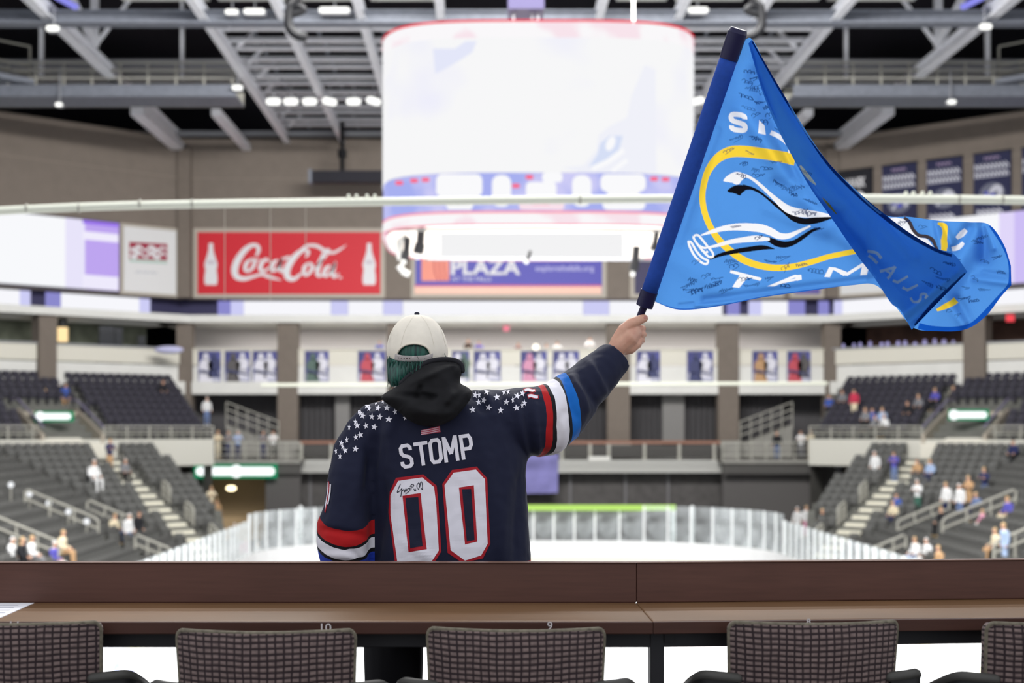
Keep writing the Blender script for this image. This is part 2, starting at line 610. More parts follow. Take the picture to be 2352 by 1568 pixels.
# ---------------- catwalks
def catwalk(s):
    side = 'left' if s < 0 else 'right'
    x0, x1 = AX + s * 14.4, AX + s * 44
    r = empty('catwalk', (AX + s * 25, 74.6, 24.4))
    mb = MB(); mb.box(min(x0, x1), max(x0, x1), 73.6, 75.9, 24.4, 24.5); mb.build('deck', STEELC, r)
    mb = MB(); mb.box(min(x0, x1), max(x0, x1), 73.5, 73.6, 24.4, 25.0); mb.build('fascia', STEELC, r)
    mb = MB(); mb.box(min(x0, x1), max(x0, x1), 75.9, 76.0, 24.4, 25.15); mb.build('fascia', RAILM, r)
    for z in (25.35, 25.75, 26.15):
        mb = MB(); mb.beam((x0, 73.55, z), (x1, 73.55, z), .1, .08); mb.build('rail', RAILM, r)
        mb = MB(); mb.beam((x0, 75.95, z), (x1, 75.95, z), .1, .08); mb.build('rail', RAILM, r)
    for k in range(20):
        x = x0 + s * (0.2 + k * 1.45)
        mb = MB(); mb.beam((x, 73.55, 25.0), (x, 73.55, 26.2), .08, .08); mb.build('post', RAILM, r)
    tag(r, 'steel catwalk with pipe railings under the roof on the %s' % side, 'catwalk')
    # angled return of the catwalk nearer the camera
    r = empty('catwalk', (AX + s * 27, 66, 24.5))
    p0, p1 = Vector((AX + s * 25.2, 74, 25.2)), Vector((AX + s * 33, 66, 25.2))
    mb = MB(); mb.beam(p0, p1, 1.0, .25); mb.build('deck', STEELC, r)
    for z in (.5, .9, 1.9):
        mb = MB(); mb.beam(p0 + Vector((0, 0, z)), p1 + Vector((0, 0, z)), .08, .08); mb.build('rail', RAILM if z < 1 else RAILM, r)
    for k in range(5):
        q = p0.lerp(p1, k / 4)
        mb = MB(); mb.beam(q, q + Vector((0, 0, 1.9)), .09, .09); mb.build('post', RAILM, r)
    tag(r, 'slanting end of the steel catwalk in the upper %s corner' % side, 'catwalk')
catwalk(-1); catwalk(1)

# ---------------- lamps under the roof
LENS = E('lamp_glow', (255, 255, 250), 1.6)
def lamp(px, py, wpx, Y, label, hpx=15, tilt=0.0, group=None):
    c = P(px, py, Y); wd = wpx / F * Y / 2; ht = hpx / F * Y / 2
    r = empty('arena_lamp', c)
    def slab(rx, rz, y0, y1):
        mb = MB()
        pl = []
        for t in rrect(-rx, -rz, rx, rz, rz * .98, 4):
            pl.append((c.x + t[0] * math.cos(tilt) - t[1] * math.sin(tilt), y0, c.z + t[1] * math.cos(tilt) + t[0] * math.sin(tilt)))
        return mb.prism(pl, (0, y1 - y0, 0))
    slab(wd, ht, Y - .03, Y + .02).build('lens', LENS, r)
    slab(wd * 1.06, ht * 1.1, Y + .02, Y + .35).build('housing', STEELD, r)
    mb = MB(); mb.beam(c + Vector((0, .2, ht)), c + Vector((0, .2, 25.85 - c.z)), .05, .05); mb.build('hanger', STEELD, r)
    tag(r, label, 'lamp', group)
nth = ('leftmost', 'second', 'third', 'fourth', 'fifth', 'sixth')
for k, (px, py, tl) in enumerate(((628, 233, 0), (668, 233, 0), (711, 233, 0), (757, 233, -.2), (812, 233, 0), (858, 232, -.25))):
    lamp(px, py, 33, 76.95, '%s glowing oval lamp in the row under the roof left of the scoreboard' % nth[k], 15, tl, 'oval lamps under the roof')
lamp(1602, 232, 33, 76.95, 'glowing oval lamp between scoreboard and flag pole', 15, .25, 'oval lamps under the roof')
lamp(1868, 232, 34, 76.5, 'glowing lamp under the catwalk right of the flag', 16)
lamp(545, 201, 24, 73, 'small glowing lamp beside the second roof beam on the left', 11)
lamp(121, 65, 30, 62.5, 'small glowing lamp on the leftmost roof beam', 13)
lamp(2264, 61, 28, 62.5, 'small glowing lamp on the rightmost roof beam', 13)
lamp(768, 23, 70, 62, 'long glowing tube lamp at the top left of the scoreboard', 13)
lamp(584, 26, 48, 62, 'glowing tube lamp left of the hanging black cable coil', 12)
lamp(532, 27, 30, 62, 'short glowing tube lamp by the second roof beam, top left', 11)
lamp(1604, 23, 46, 62, 'glowing tube lamp at the top right of the scoreboard', 13)
lamp(135, 240, 16, 73, 'tiny lamp under the left catwalk', 9)
lamp(2186, 234, 20, 73, 'tiny lamp under the right catwalk', 9)

# ---------------- ledge, ribbon, suites, fascia, columns along the three far walls
def ring_part(name, fr, a0, a1, z0, z1, o0, o1, mat, parent=None):
    mb = MB(); fr.box(mb, a0, a1, z0, z1, o0, o1)
    return mb.build(name, mat, parent)
suite_w = {}
for nm, fr, a0, a1, back in (('wall_suite_far', FC, -1.2, WC + 1.2, M('suite_wall_light', (205, 200, 198), .8)), ('wall_suite_left', FL, 0.6, 34, M('suite_wall_green', (118, 124, 110), .8, noise_amt=.35, nscale=.9)), ('wall_suite_right', FR, 0.6, 34, M('suite_wall_brown', (84, 62, 54), .8, noise_amt=.4, nscale=.9))):
    mb = MB(); fr.box(mb, a0, a1, 9.0, ZLEB, -4.2, -4.0); suite_w[nm] = struct(mb.build(nm, back))
    # ledge: slab that is also the ceiling of the suites
    mb = MB(); fr.box(mb, a0 - .4, a1 + .4, ZLEB, ZLED, -4.2, 1.5)
    lg = struct(mb.build('trim_ledge', WHITE))
    # fascia in front of the suites: rail cap, upper panel, lower panel
    mb = MB(); fr.box(mb, a0, a1, 11.25, 12.2, .55, .8); fa = struct(mb.build('trim_fascia', CREAM))
    ring_part('cap', fr, a0, a1, 12.2, 12.28, -.3, .95, STEELD if fr is not FC else CREAM, fa)
    ring_part('lower_panel', fr, a0, a1, 10.2, 11.18, .5, .75, WHITE, fa)
    ring_part('foot_panel', fr, a0, a1, 9.42, 10.2, .5, 1.1, WHITE, fa)
    ring_part('suite_floor', fr, a0, a1, 9.42, 9.6, -4.0, .5, CONC, fa)
    # ribbon wall above the ledge
    mb = MB(); fr.box(mb, a0 - 1, a1, ZLED, ZS0, -1.6, -1.4)
    struct(mb.build('wall_ribbon', M('ribbon_wall', (62, 60, 92), .7)))
def col(fr, px0, px1, z0=5.6, parent=None):
    off = 1.15
    a0, a1 = fr.a_at(px0, off), fr.a_at(px1, off)
    mb = MB(); fr.box(mb, min(a0, a1), max(a0, a1), z0, ZLEB, .1, off)
    mb.build('column', TAN2, parent)
wf = walls['wall_far']
for a, b in ((405, 440), (637, 684), (889, 941), (1395, 1447), (1650, 1697), (1895, 1931)):
    col(FC, a, b, 5.6, wf)
col(FL, 131, 90, 7.0, walls['wall_left']); col(FR, 2212, 2262, 7.0, walls['wall_right'])
# the lit ribbon display: panels with bright picture or dim
LW = E('ribbon_white', (247, 247, 252), 1.0)
LV = E('ribbon_lavender', (205, 205, 245), 1.0)
LP = E('ribbon_violet', (140, 138, 205), 1.0)
def ribbon_panel(fr, px0, px1, mat, root):
    a0, a1 = fr.a_at(px0, -1.3), fr.a_at(px1, -1.3)
    mb = MB(); fr.box(mb, min(a0, a1), max(a0, a1) - .02, ZLED + .02, ZS0 - .05, -1.4, -1.3)
    mb.build('panel', mat, root)
def ribbon(fr, segs, label):
    r = empty('ribbon_display', fr.pt(8, ZLED, -1.3))
    for a, b, m in segs:
        ribbon_panel(fr, a, b, m, r)
    tag(r, label, 'display')
ribbon(FL, ((-60, 45, LW), (45, 70, LV), (105, 140, LP), (140, 320, LW), (320, 345, LV)), 'glowing white ribbon display above the ledge on the left diagonal wall')
ribbon(FC, ((500, 530, LP), (530, 560, LV), (560, 760, LW), (760, 800, LV), (800, 880, LW), (880, 925, LV), (925, 1340, LW), (1340, 1400, LV), (1400, 1660, LW), (1670, 1700, LP), (1720, 1750, LV), (1750, 1810, LW), (1810, 1850, LP), (1880, 1905, LP)), 'glowing white ribbon display above the ledge on the far wall')
ribbon(FR, ((1915, 1935, LV), (1935, 2420, LW)), 'glowing white ribbon display above the ledge on the right diagonal wall')

# ---------------- signs on the far wall
FRM = TRIMC
def sign_frame(root, fr, px0, px1, z0, z1, mat, fw=.28, off=.02):
    a0, a1 = sorted((fr.a_at(px0, .1), fr.a_at(px1, .1)))
    mb = MB(); fr.box(mb, a0, a1, z0, z1, off, .1); mb.build('frame', FRM, root)
    mb = MB(); fr.box(mb, a0 + fw, a1 - fw, z0 + fw * .9, z1 - fw * .9, .1, .16); return mb.build('face', mat, root)
SF = FC.surf(.165); SF2 = FC.surf(.172); SF3 = FC.surf(.18)
# red soft-drink sign
rs = empty('wall_sign', FC.pt(6, ZS0, .1))
sign_frame(rs, FC, 444, 884, FC.z_at(660, 684, .1), FC.z_at(660, 524, .1), M('sign_red', (208, 36, 50), .5))
def zz(x, y, s=2.613, ox=0, oy=480):
    return (ox + x / s, oy + y / s)
def script(strokes, surf, mb, s=2.613, ox=0, oy=480, off=0.0):
    for k, st in enumerate(strokes):
        pts = [(*zz(p[0], p[1], s, ox, oy), p[2] / s) for p in st]
        surf.rib(mb, spline(pts, 6), 5, off + .006 * k)
mb = MB()
cs = [
 [(1535, 285, 10), (1552, 250, 22), (1545, 222, 22), (1510, 218, 24), (1465, 252, 34), (1425, 310, 40), (1408, 365, 40), (1420, 405, 34), (1465, 418, 26), (1520, 405, 18), (1570, 393, 16), (1620, 408, 20), (1690, 428, 3)],
 [(1510, 300, 12), (1480, 325, 24), (1472, 362, 22), (1492, 372, 16), (1520, 345, 22), (1528, 308, 20), (1505, 300, 12)],
 [(1528, 318, 8), (1560, 300, 10)],
 [(1612, 318, 12), (1600, 300, 14), (1575, 318, 24), (1562, 355, 26), (1580, 374, 18), (1615, 352, 10), (1640, 320, 10)],
 [(1668, 305, 12), (1640, 325, 24), (1632, 362, 22), (1650, 370, 14), (1675, 340, 18), (1690, 300, 14), (1678, 350, 24), (1690, 374, 18), (1712, 350, 8)],
 [(1700, 300, 16), (1738, 286, 16)],
 [(1835, 290, 10), (1850, 262, 20), (1835, 245, 18), (1795, 262, 28), (1750, 310, 38), (1722, 365, 42), (1728, 408, 36), (1765, 420, 24), (1810, 385, 12)],
 [(1790, 262, 10), (1840, 222, 16), (1900, 222, 20), (1950, 250, 20), (2000, 262, 16), (2045, 240, 12), (2080, 215, 2)],
 [(1852, 325, 12), (1828, 350, 24), (1825, 385, 22), (1842, 396, 16), (1868, 368, 22), (1872, 335, 18), (1850, 325, 12)],
 [(1872, 370, 8), (1915, 330, 8), (1965, 270, 12), (1975, 245, 12), (1950, 255, 16), (1918, 330, 26), (1905, 385, 24), (1920, 402, 16), (1945, 385, 8)],
 [(1985, 340, 12), (1958, 355, 22), (1945, 392, 22), (1962, 402, 14), (1990, 372, 18), (2012, 325, 14), (1998, 385, 24), (2010, 408, 18), (2035, 385, 6)],
 [(2035, 412, 12), (2052, 412, 12)]]
script(cs, SF, mb)
mb.build('lettering', WPRINT, rs)
for cx in (484.5, 848):
    mb = MB()
    h = [(0, -45), (4.5, -45), (5, -38), (5.5, -28), (9, -15), (13.5, -2), (15, 6), (12.5, 16), (14.5, 30), (15, 42), (13, 51)]
    SF.poly(mb, [(cx + a, 603 + b) for a, b in h] + [(cx - a, 603 + b) for a, b in reversed(h)], 0)
    mb.build('bottle_emblem', WPRINT, rs)
    mb = MB(); SF2.poly(mb, rrect(cx - 9, 598, cx + 9, 606, 2), 0); mb.build('emblem_band', M('emblem_band', (205, 195, 205), .6), rs)
tag(rs, 'red rectangular sign with white script lettering and two white bottles', 'sign')
# violet sign under the scoreboard
rs = empty('wall_sign', FC.pt(19, ZS0, .1))
sign_frame(rs, FC, 944, 1393, FC.z_at(1168, 684, .1), FC.z_at(1168, 524, .1), M('sign_violet', (88, 84, 178), .5))
mb = MB(); SF.poly(mb, [(952, 658), (1382, 658), (1382, 675), (952, 675)], 0, 40); mb.build('stripe', M('sign_peach', (246, 200, 180), .5), rs)
mb = MB(); SF2.poly(mb, [(952, 654), (1382, 654), (1382, 658), (952, 658)], 0, 40); mb.build('stripe', M('sign_rose', (205, 85, 130), .5), rs)
mb = MB(); SF.poly(mb, [(968, 540), (1032, 540), (1032, 645), (968, 645)], 0, 30); mb.build('logo_block', M('sign_orange', (240, 150, 130), .5), rs)
mb = MB()
for k in range(3):
    SF2.rib(mb, spline([(998 + k * 11, 596), (998 + k * 11, 615), (1001 + k * 11, 632), (1008 + k * 9, 644)], 4), 4, 0)
mb.build('logo_stripes', M('sign_orange_dark', (205, 100, 95), .5), rs)
mb = MB(); V, Fc = text_box('PLAZA', 1036, 596, 1195, 631, .03); SF2.lay(mb, V, Fc, 0)
V, Fc = text_box('AT THE FALLS', 1038, 636, 1128, 645); SF2.lay(mb, V, Fc, 0); mb.build('lettering', WPRINT, rs)
mb = MB(); V, Fc = text_box('explorethefalls.org', 1230, 609, 1364, 626, .01); SF2.lay(mb, V, Fc, 0); mb.build('lettering', M('pale_violet_print', (196, 194, 232), .6), rs)
tag(rs, 'violet sign with large white PLAZA lettering and peach stripe', 'sign')
# dark blue sign partly behind the flag
rs = empty('wall_sign', FC.pt(33, ZS0, .1))
sign_frame(rs, FC, 1447, 1800, FC.z_at(1668, 684, .1), FC.z_at(1668, 524, .1), M('sign_darkblue', (62, 58, 92), .5))
tag(rs, 'plain dark blue sign mostly hidden behind the flag', 'sign')
rs = empty('wall_sign', FC.pt(38, ZS0, .1))
sign_frame(rs, FC, 1815, 1893, FC.z_at(1668, 684, .1), FC.z_at(1668, 524, .1), M('sign_purple', (108, 98, 168), .5))
tag(rs, 'narrow purple sign below the flag at the corner of the far wall', 'sign')
# white advert on the left diagonal wall and its plain twin on the right
rs = empty('wall_sign', FL.pt(2, ZS0, .1))
sign_frame(rs, FL, 277, 410, ZS0, ZS1 - .05, M('advert_white', (228, 228, 228), .5), .2)
SL = FL.surf(.165)
mb = MB()
SL.poly(mb, [(297, 555), (384, 560), (384, 598), (297, 594)], 0, 40); mb.build('logo_block', M('advert_red', (165, 52, 74), .5), rs)
mb = MB()
SLb = FL.surf(.175)
for yy, wv in ((570, 8), (584, 10)):
    SLb.rib(mb, spline([(300 + t * 9, yy + wv * .7 * math.sin(t * 2.1) + t * .3, 7 + 3 * math.sin(t * 1.3)) for t in range(10)], 4), 6, 0)
mb.build('script', WPRINT, rs)
mb = MB(); SL.poly(mb, [(297, 595), (384, 599), (384, 606), (297, 601)], 0, 40); mb.build('logo_band', M('advert_green', (185, 208, 198), .5), rs)
mb = MB(); SL.rib(mb, [(310 + t * 4, 624 + 3 * math.sin(t * 2.4) + t * .2) for t in range(14)], 3, 0); mb.build('small_script', M('advert_grey', (205, 207, 212), .5), rs)
tag(rs, 'white advert with a red block logo beside the left video screen', 'sign')
rs = empty('wall_sign', FR.pt(2, ZS0, .1))
sign_frame(rs, FR, 1925, 2036, ZS0, ZS1 - .05, M('advert_white', (228, 228, 228), .5), .2)
tag(rs, 'white advert hidden behind the flag beside the right video screen', 'sign')
# video screens on the diagonal walls
VS = E('video_white', (248, 249, 252), 1.0)
for fr, p0, p1, lab, segs in ((FL, 273, -200, 'large white and violet video screen on the left diagonal wall', ((273, 195, (190, 165, 240)), (195, 150, (232, 228, 250)), (150, -190, None))), (FR, 2042, 2560, 'large white and violet video screen on the right diagonal wall', ((2050, 2295, None), (2295, 2330, (225, 215, 250)), (2330, 2550, (205, 190, 245))))):
    r = empty('video_screen', fr.pt(8, ZS0, .1))
    a0, a1 = sorted((fr.a_at(p0, .1), fr.a_at(p1, .1)))
    mb = MB(); fr.box(mb, a0, a1, ZS0 + .05, ZS1 - .05, .02, .2); mb.build('casing', M('screen_casing', (90, 88, 100), .5), r)
    for k, (q0, q1, c) in enumerate(segs):
        b0, b1 = sorted((fr.a_at(q0, .22), fr.a_at(q1, .22)))
        mb = MB(); fr.box(mb, b0, b1, ZS0 + .15, ZS1 - .12, .2, .23)
        mb.build('screen_panel', VS if c is None else E('video_%d_%d' % (c[0], c[1]), c, 1.0), r)
    if fr is FL:
        for z0, z1, c in ((ZS1 - .35, ZS1 - .14, (150, 110, 235)), (ZS0 + .17, ZS0 + 1.0, (238, 234, 252)), (ZS1 - 1.3, ZS1 - .8, (240, 236, 252))):
            b0, b1 = sorted((fr.a_at(272, .24), fr.a_at(190, .24)))
            mb = MB(); fr.box(mb, b0, b1, z0, z1, .23, .24); mb.build('screen_panel', E('video_%d_%d' % (c[0], c[1]), c, 1.0), r)
    tag(r, lab, 'screen')
# championship banners on the right diagonal wall
def banner(px0, px1, zt, zb, kind, label):
    r = empty('banner', FR.pt(FR.a_at((px0 + px1) / 2), zb, .2))
    a0, a1 = sorted((FR.a_at(px0, .2), FR.a_at(px1, .2)))
    mb = MB(); FR.box(mb, a0, a1, zb, zt, .17, .2)
    mb.build('cloth', M('banner_black', (38, 38, 44), .8) if kind else NAVY, r)
    mb = MB(); FR.box(mb, a0 - .05, a1 + .05, zt, zt + .08, .15, .23); mb.build('batten', BLACK, r)
    S1, S2 = FR.surf(.206), FR.surf(.212)
    wz = px1 - px0
    def q(u, v):      # u 0..1 across, v metres below the top
        p = FR.pt(a0 + (a1 - a0) * u, zt - v, .2)
        return PX(p)
    def strokes(mbx, u0, u1, v, h, n, wpx):
        for k in range(n):
            t0 = u0 + (u1 - u0) * k / n; t1 = t0 + (u1 - u0) / n * .72
            S1.rib(mbx, [q(t0, v + h), q(t0, v), q(t1, v + h * .5), q(t1, v + h)], wpx, 0)
    mb = MB()
    if kind:
        vs, fs = text2d('VANEK', 1, .03)
        mx = max(v[0] for v in vs); my = max(v[1] for v in vs)
        S1.lay(mb, [q(.2 + .6 * x / mx, 1.05 - .6 * y / my) for x, y in vs], fs, 0)
        vs, fs = text2d('19', 1, .06)
        mx = max(v[0] for v in vs); my = max(v[1] for v in vs)
        S1.lay(mb, [q(.18 + .62 * x / mx, 2.9 - 1.6 * y / my) for x, y in vs], fs, 0)
        mb.build('lettering', WPRINT, r)
    else:
        strokes(mb, .3, .72, .22, .16, 4, 2)
        mb.build('date_line', M('banner_rose', (170, 150, 180), .7), r)
        mb = MB()
        strokes(mb, .04, .96, .62, .34, 9, 3.2); strokes(mb, .04, .96, 1.08, .34, 9, 3.2)
        mb.build('title_lines', M('banner_white', (205, 205, 216), .7), r)
        mb = MB(); S1.poly(mb, [q(.5 + .34 * math.cos(t * .35), 2.35 + .62 * math.sin(t * .35)) for t in range(18)], 0, 6); mb.build('emblem_disc', M('emblem_grey', (112, 114, 132), .7), r)
        mb = MB(); S2.rib(mb, spline([(*q(.3, 2.75), 4), (*q(.45, 2.3), 9), (*q(.62, 2.05), 14), (*q(.72, 2.25), 12), (*q(.66, 2.6), 5)], 4), 8, 0); mb.build('emblem_stroke', M('banner_white', (205, 205, 216), .7), r)
        mb = MB(); S2.rib(mb, spline([(*q(.28, 2.3), 4), (*q(.4, 2.35), 10), (*q(.52, 2.5), 10), (*q(.56, 2.35), 3)], 4), 8, 0); mb.build('emblem_stroke', M('banner_blue', (92, 96, 200), .7), r)
        mb = MB(); strokes(mb, .12, .8, 3.3, .3, 5, 4); mb.build('foot_line', M('banner_white', (205, 205, 216), .7), r)
    tag(r, label, 'banner')
bz = FR.z_at(2066, 378, .2)
banner(1925, 2004, bz, bz - 2.9, 1, 'black banner with white name and large number, beside the flag')
banner(2026, 2105, bz, bz - 3.95, 0, 'navy championship banner next to the black number banner')
banner(2128, 2210, bz, bz - 3.95, 0, 'second navy championship banner from the flag')
banner(2236, 2322, bz, bz - 3.95, 0, 'third navy championship banner from the flag')
banner(2347, 2440, bz, bz - 3.95, 0, 'navy championship banner cut by the right picture edge')

# ---------------- posters on the far fascia
SP = FC.surf(.83); SP2 = FC.surf(.845); SP3 = FC.surf(.86)
PBL = M('poster_blue', (78, 80, 138), .6, noise_amt=.55, nscale=1.6)
pcols = {'w': (226, 224, 234), 'r': (196, 84, 96), 'g': (92, 112, 104), 'k': (96, 92, 92), 'n': (70, 74, 112), 'o': (190, 150, 110), 'p': (214, 150, 178)}
def poster(x0, x1, ca, cb, label, yt=806, yb=876):
    r = empty('player_poster', SP.at((x0 + x1) / 2, yb, 0))
    mb = MB(); SP.poly(mb, [(x0, yt), (x1, yt), (x1, yb), (x0, yb)], 0, 60)
    v = mb.v; mb2 = MB(); mb2.prism([SP.at(x0, yt, 0), SP.at(x1, yt, 0), SP.at(x1, yb, 0), SP.at(x0, yb, 0)], FC.n * -.05); mb2.build('sheet', PBL, r)
    wd = x1 - x0
    def fig(cx, cy, k, c):
        mb = MB()
        SP2.poly(mb, ell(cx, cy - 22 * k, 6 * k, 7 * k, 10), 0, 8)
        SP2.poly(mb, [(cx - 5 * k, cy - 18 * k), (cx + 6 * k, cy - 18 * k), (cx + 15 * k, cy - 8 * k), (cx + 12 * k, cy + 6 * k), (cx + 8 * k, cy + 12 * k), (cx - 10 * k, cy + 12 * k), (cx - 14 * k, cy + 2 * k), (cx - 12 * k, cy - 10 * k)], 0, 8)
        SP2.poly(mb, [(cx - 12 * k, cy + 10 * k), (cx + 9 * k, cy + 10 * k), (cx + 14 * k, cy + 28 * k), (cx - 14 * k, cy + 28 * k)], 0, 8)
        mb.build('printed_player', M('poster_' + c, pcols[c], .6), r)
    mb = MB(); SP2.poly(mb, [(x0 + 3, yt + 50), (x1 - 3, yt + 46), (x1 - 2, yb - 1), (x0 + 2, yb - 1)], -.008, 60); mb.build('printed_ice', M('poster_ice', (196, 196, 214), .6), r)
    fig(x0 + wd * .34, yt + 38, 1.15, ca)
    fig(x0 + wd * .7, yt + 33, 1.0, cb)
    mb = MB(); SP3.rib(mb, [(x0 + 4, yt + 44), (x1 - 4, yt + 54)], 5, 0); mb.build('printed_stick', M('poster_n', pcols['n'], .6), r)
    tag(r, label, 'poster')
for x0, x1, ca, cb, lb in ((455, 507, 'w', 'n', 'hockey poster with a white player, leftmost on the far fascia'), (516, 574, 'k', 'w', 'hockey poster with a dark player, second from left on the far fascia'), (580, 636, 'w', 'w', 'hockey poster with white players next to the left column'), (700, 755, 'g', 'w', 'hockey poster with a green player right of the left column'), (822, 886, 'r', 'w', 'hockey poster with a red player left of the capped head'), (1038, 1078, 'w', 'g', 'hockey poster just right of the black hood'), (1088, 1150, 'w', 'w', 'hockey poster with white players right of the hood'), (1196, 1256, 'p', 'w', 'hockey poster with a pink and white player left of the raised arm'), (1270, 1330, 'w', 'w', 'hockey poster with white players above the raised forearm'), (1462, 1516, 'w', 'n', 'hockey poster with a white player right of the raised hand'), (1578, 1638, 'n', 'w', 'hockey poster with a violet player, second right of the raised hand'), (1728, 1786, 'o', 'w', 'hockey poster with a tan player in the bay right of the column'), (1808, 1862, 'r', 'k', 'hockey poster with a red player, rightmost on the far fascia')):
    poster(x0, x1, ca, cb, lb)

# ---------------- lower far end: curtains, pilasters, balcony
mb = MB(); mb.box(-24, 27, 92.6, 92.8, 0, 9.6)
wl = struct(mb.build('wall_far_lower', DARK))
PIL = M('grey_pilaster', (138, 136, 134), .8)
for a, b in ((770, 803), (1222, 1262), (1522, 1572)):
    mb = MB(); pxbox(a, 900, b, 1016, 90.6, .5, mb); mb.build('pilaster', PIL, wl)
for a, b in ((690, 768), (803, 889), (1262, 1395), (1447, 1522), (1572, 1650), (1700, 1800)):
    mb = MB()
    n = max(2, int((b - a) / 12)); Yc = 91.4
    pts = []
    for k in range(n * 4 + 1):
        x = a + (b - a) * k / (n * 4)
        pts.append((xat(x, Yc), Yc + .12 * math.sin(k * math.pi / 2), 0))
    mb.loft([[(p[0], p[1], z) for p in pts] for z in (zat(1045, Yc), zat(900, Yc))], False, 0, False)
    mb.build('curtain', DARK, wl)
for a, b in ((405, 440), (640, 684), (1395, 1447), (1657, 1697), (1895, 1931)):
    mb = MB(); pxbox(a - 3, 1012, b + 3, 1075, 87.6, .9, mb); mb.build('plinth', GREY, wl)
# balcony with a white fascia and a wooden drink rail
bal = empty('balcony', P(1168, 1085, 86))
mb = MB(); pxbox(688, 1056, 1662, 1085, 86, 6.5, mb); mb.build('fascia', M('balcony_white', (196, 195, 190), .7), bal)
mb = MB(); pxbox(688, 1012, 1655, 1019, 86.2, .35, mb); mb.build('drink_rail', M('orange_wood', (150, 108, 90), .5), bal)
mb = MB(); pxbox(700, 1022, 1650, 1050, 86.35, .03, mb); mb.build('mesh_panel', M('mesh_grey', (82, 80, 78), .8), bal)
for k, x in enumerate((692, 760, 830, 1290, 1355, 1398, 1480, 1560, 1640)):
    mb = MB(); pxbox(x - 3, 1016, x + 4, 1056, 86.25, .1, mb); mb.build('post', RAILM, bal)
mb = MB(); pxbox(1352, 1048, 1402, 1056, 86.15, .1, mb); mb.build('foot_rail', WHITE, bal)
tag(bal, 'white balcony with wooden drink rail across the far end', 'balcony')
# dark space below with thin mullions
mb = MB(); pxbox(688, 1085, 1662, 1290, 87.5, .3, mb); lowc = struct(mb.build('wall_below_balcony', M('dark_curtain_lower', (92, 89, 88), .9, noise_amt=.15, nscale=2)))
for x in (712, 1310, 1437, 1535):
    mb = MB(); pxbox(x - 3, 1085, x + 3, 1240, 87.3, .15, mb); mb.build('mullion', M('mullion_grey', (120, 118, 120), .6), lowc)
# violet banner hanging below the raised arm
vb = MB(); vb.prism([P(1170, 1045, 85.93), P(1283, 1042, 85.93), P(1281, 1132, 85.93), P(1170, 1134, 85.93)], (0, .05, 0))
o = vb.build('hanging_banner', M('violet_cloth', (136, 132, 190), .8, noise_amt=.25, nscale=.8))
tag(o, 'violet banner hanging from the balcony under the raised arm', 'banner')

# corner decks: left one carries a green lit sign over a warm tunnel, right one a standing deck
for s, px0, px1 in ((-1, 436, 690), (1, 1660, 1925)):
    side = 'left' if s < 0 else 'right'
    d = empty('corner_deck', P((px0 + px1) / 2, 1100, 84))
    mb = MB(); pxbox(px0, 1056, px1, 1064, 84, 8, mb); mb.build('slab', GREY, d)
    mb = MB(); pxbox(px0, 1064, px1, 1088, 84.2, .3, mb); mb.build('fascia', M('deck_fascia_%s' % side, (84, 82, 80), .8), d)
    if s < 0:
        mb = MB(); pxbox(610, 1088, 690, 1240, 84.6, .4, mb); mb.build('dark_wall', M('tunnel_dark', (92, 89, 88), .9), d)
        mb = MB(); pxbox(470, 1088, 612, 1240, 88.5, .2, mb); mb.build('tunnel_wall', M('tunnel_tan', (196, 168, 130), .8), d)
        mb = MB(); mb.sphere(P(531, 1121, 86), .3, .2, .16); mb.build('tunnel_lamp', E('warm_lamp', (255, 236, 190), 4), d)
    else:
        mb = MB(); pxbox(px0, 1088, px1, 1240, 85.2, .3, mb); mb.build('dark_wall', M('deck_dark', (96, 93, 92), .9), d)
    for z in (1016, 1030, 1044):
        mb = MB(); mb.beam(P(px0, z, 84.1), P(px1, z, 84.1), .05, .05); mb.build('rail', RAILM, d)
    for k in range(9):
        x = px0 + (px1 - px0) * k / 8
        mb = MB(); mb.beam(P(x, 1056, 84.1), P(x, 1014, 84.1), .06, .06); mb.build('post', RAILM, d)
    # stair flight with railings going up behind the deck
    xa, xb = (640, 520) if s < 0 else (1700, 1820)
    for dz in (0, 16, 32):
        mb = MB(); mb.beam(P(xa, 1000 - dz, 88.5), P(xb, 955 - dz, 88.5), .06, .06); mb.build('stair_rail', RAILM, d)
    for k in range(6):
        x = xa + (xb - xa) * k / 5; y = 1000 - 45 * k / 5
        mb = MB(); mb.beam(P(x, y + 30, 88.5), P(x, y - 32, 88.5), .06, .06); mb.build('stair_post', RAILM, d)
    mb = MB(); mb.prism([P(xa, 1050, 88.8), P(xa, 1020, 88.8), P(xb, 975, 88.8), P(xb, 1050, 88.8)], (0, 1.4, 0)); mb.build('stair_body', GREY, d)
    tag(d, 'grey corner deck with pipe railings at the %s end of the balcony' % side, 'deck')

def lit_sign(px0, px1, py0, py1, Y, label, dot):
    r = empty('lit_sign', P((px0 + px1) / 2, py1, Y))
    mb = MB(); pxbox(px0, py0, px1, py1, Y, .15, mb); mb.build('casing', E('sign_green_glow', (34, 160, 110), .8), r)
    c = (py0 + py1) / 2
    h = (py1 - py0) * .3
    sf = Surf(plane=(Vector((0, Y - .03, 0)), Vector((0, -1, 0))))
    mb = MB(); sf.poly(mb, rrect(px0 + 4, c - h, px1 - 5, c + h, h * .95), 0, 40); sf.poly(mb, ell(dot, c, h * 1.5, h * 1.5), 0, 40)
    mb.build('lettering_glow', E('sign_white_glow', (250, 254, 255), 1.4), r)
    tag(r, label, 'sign')
lit_sign(446, 636, 1066, 1098, 83.9, 'long green lit sign over the tunnel at the far left corner', 543)

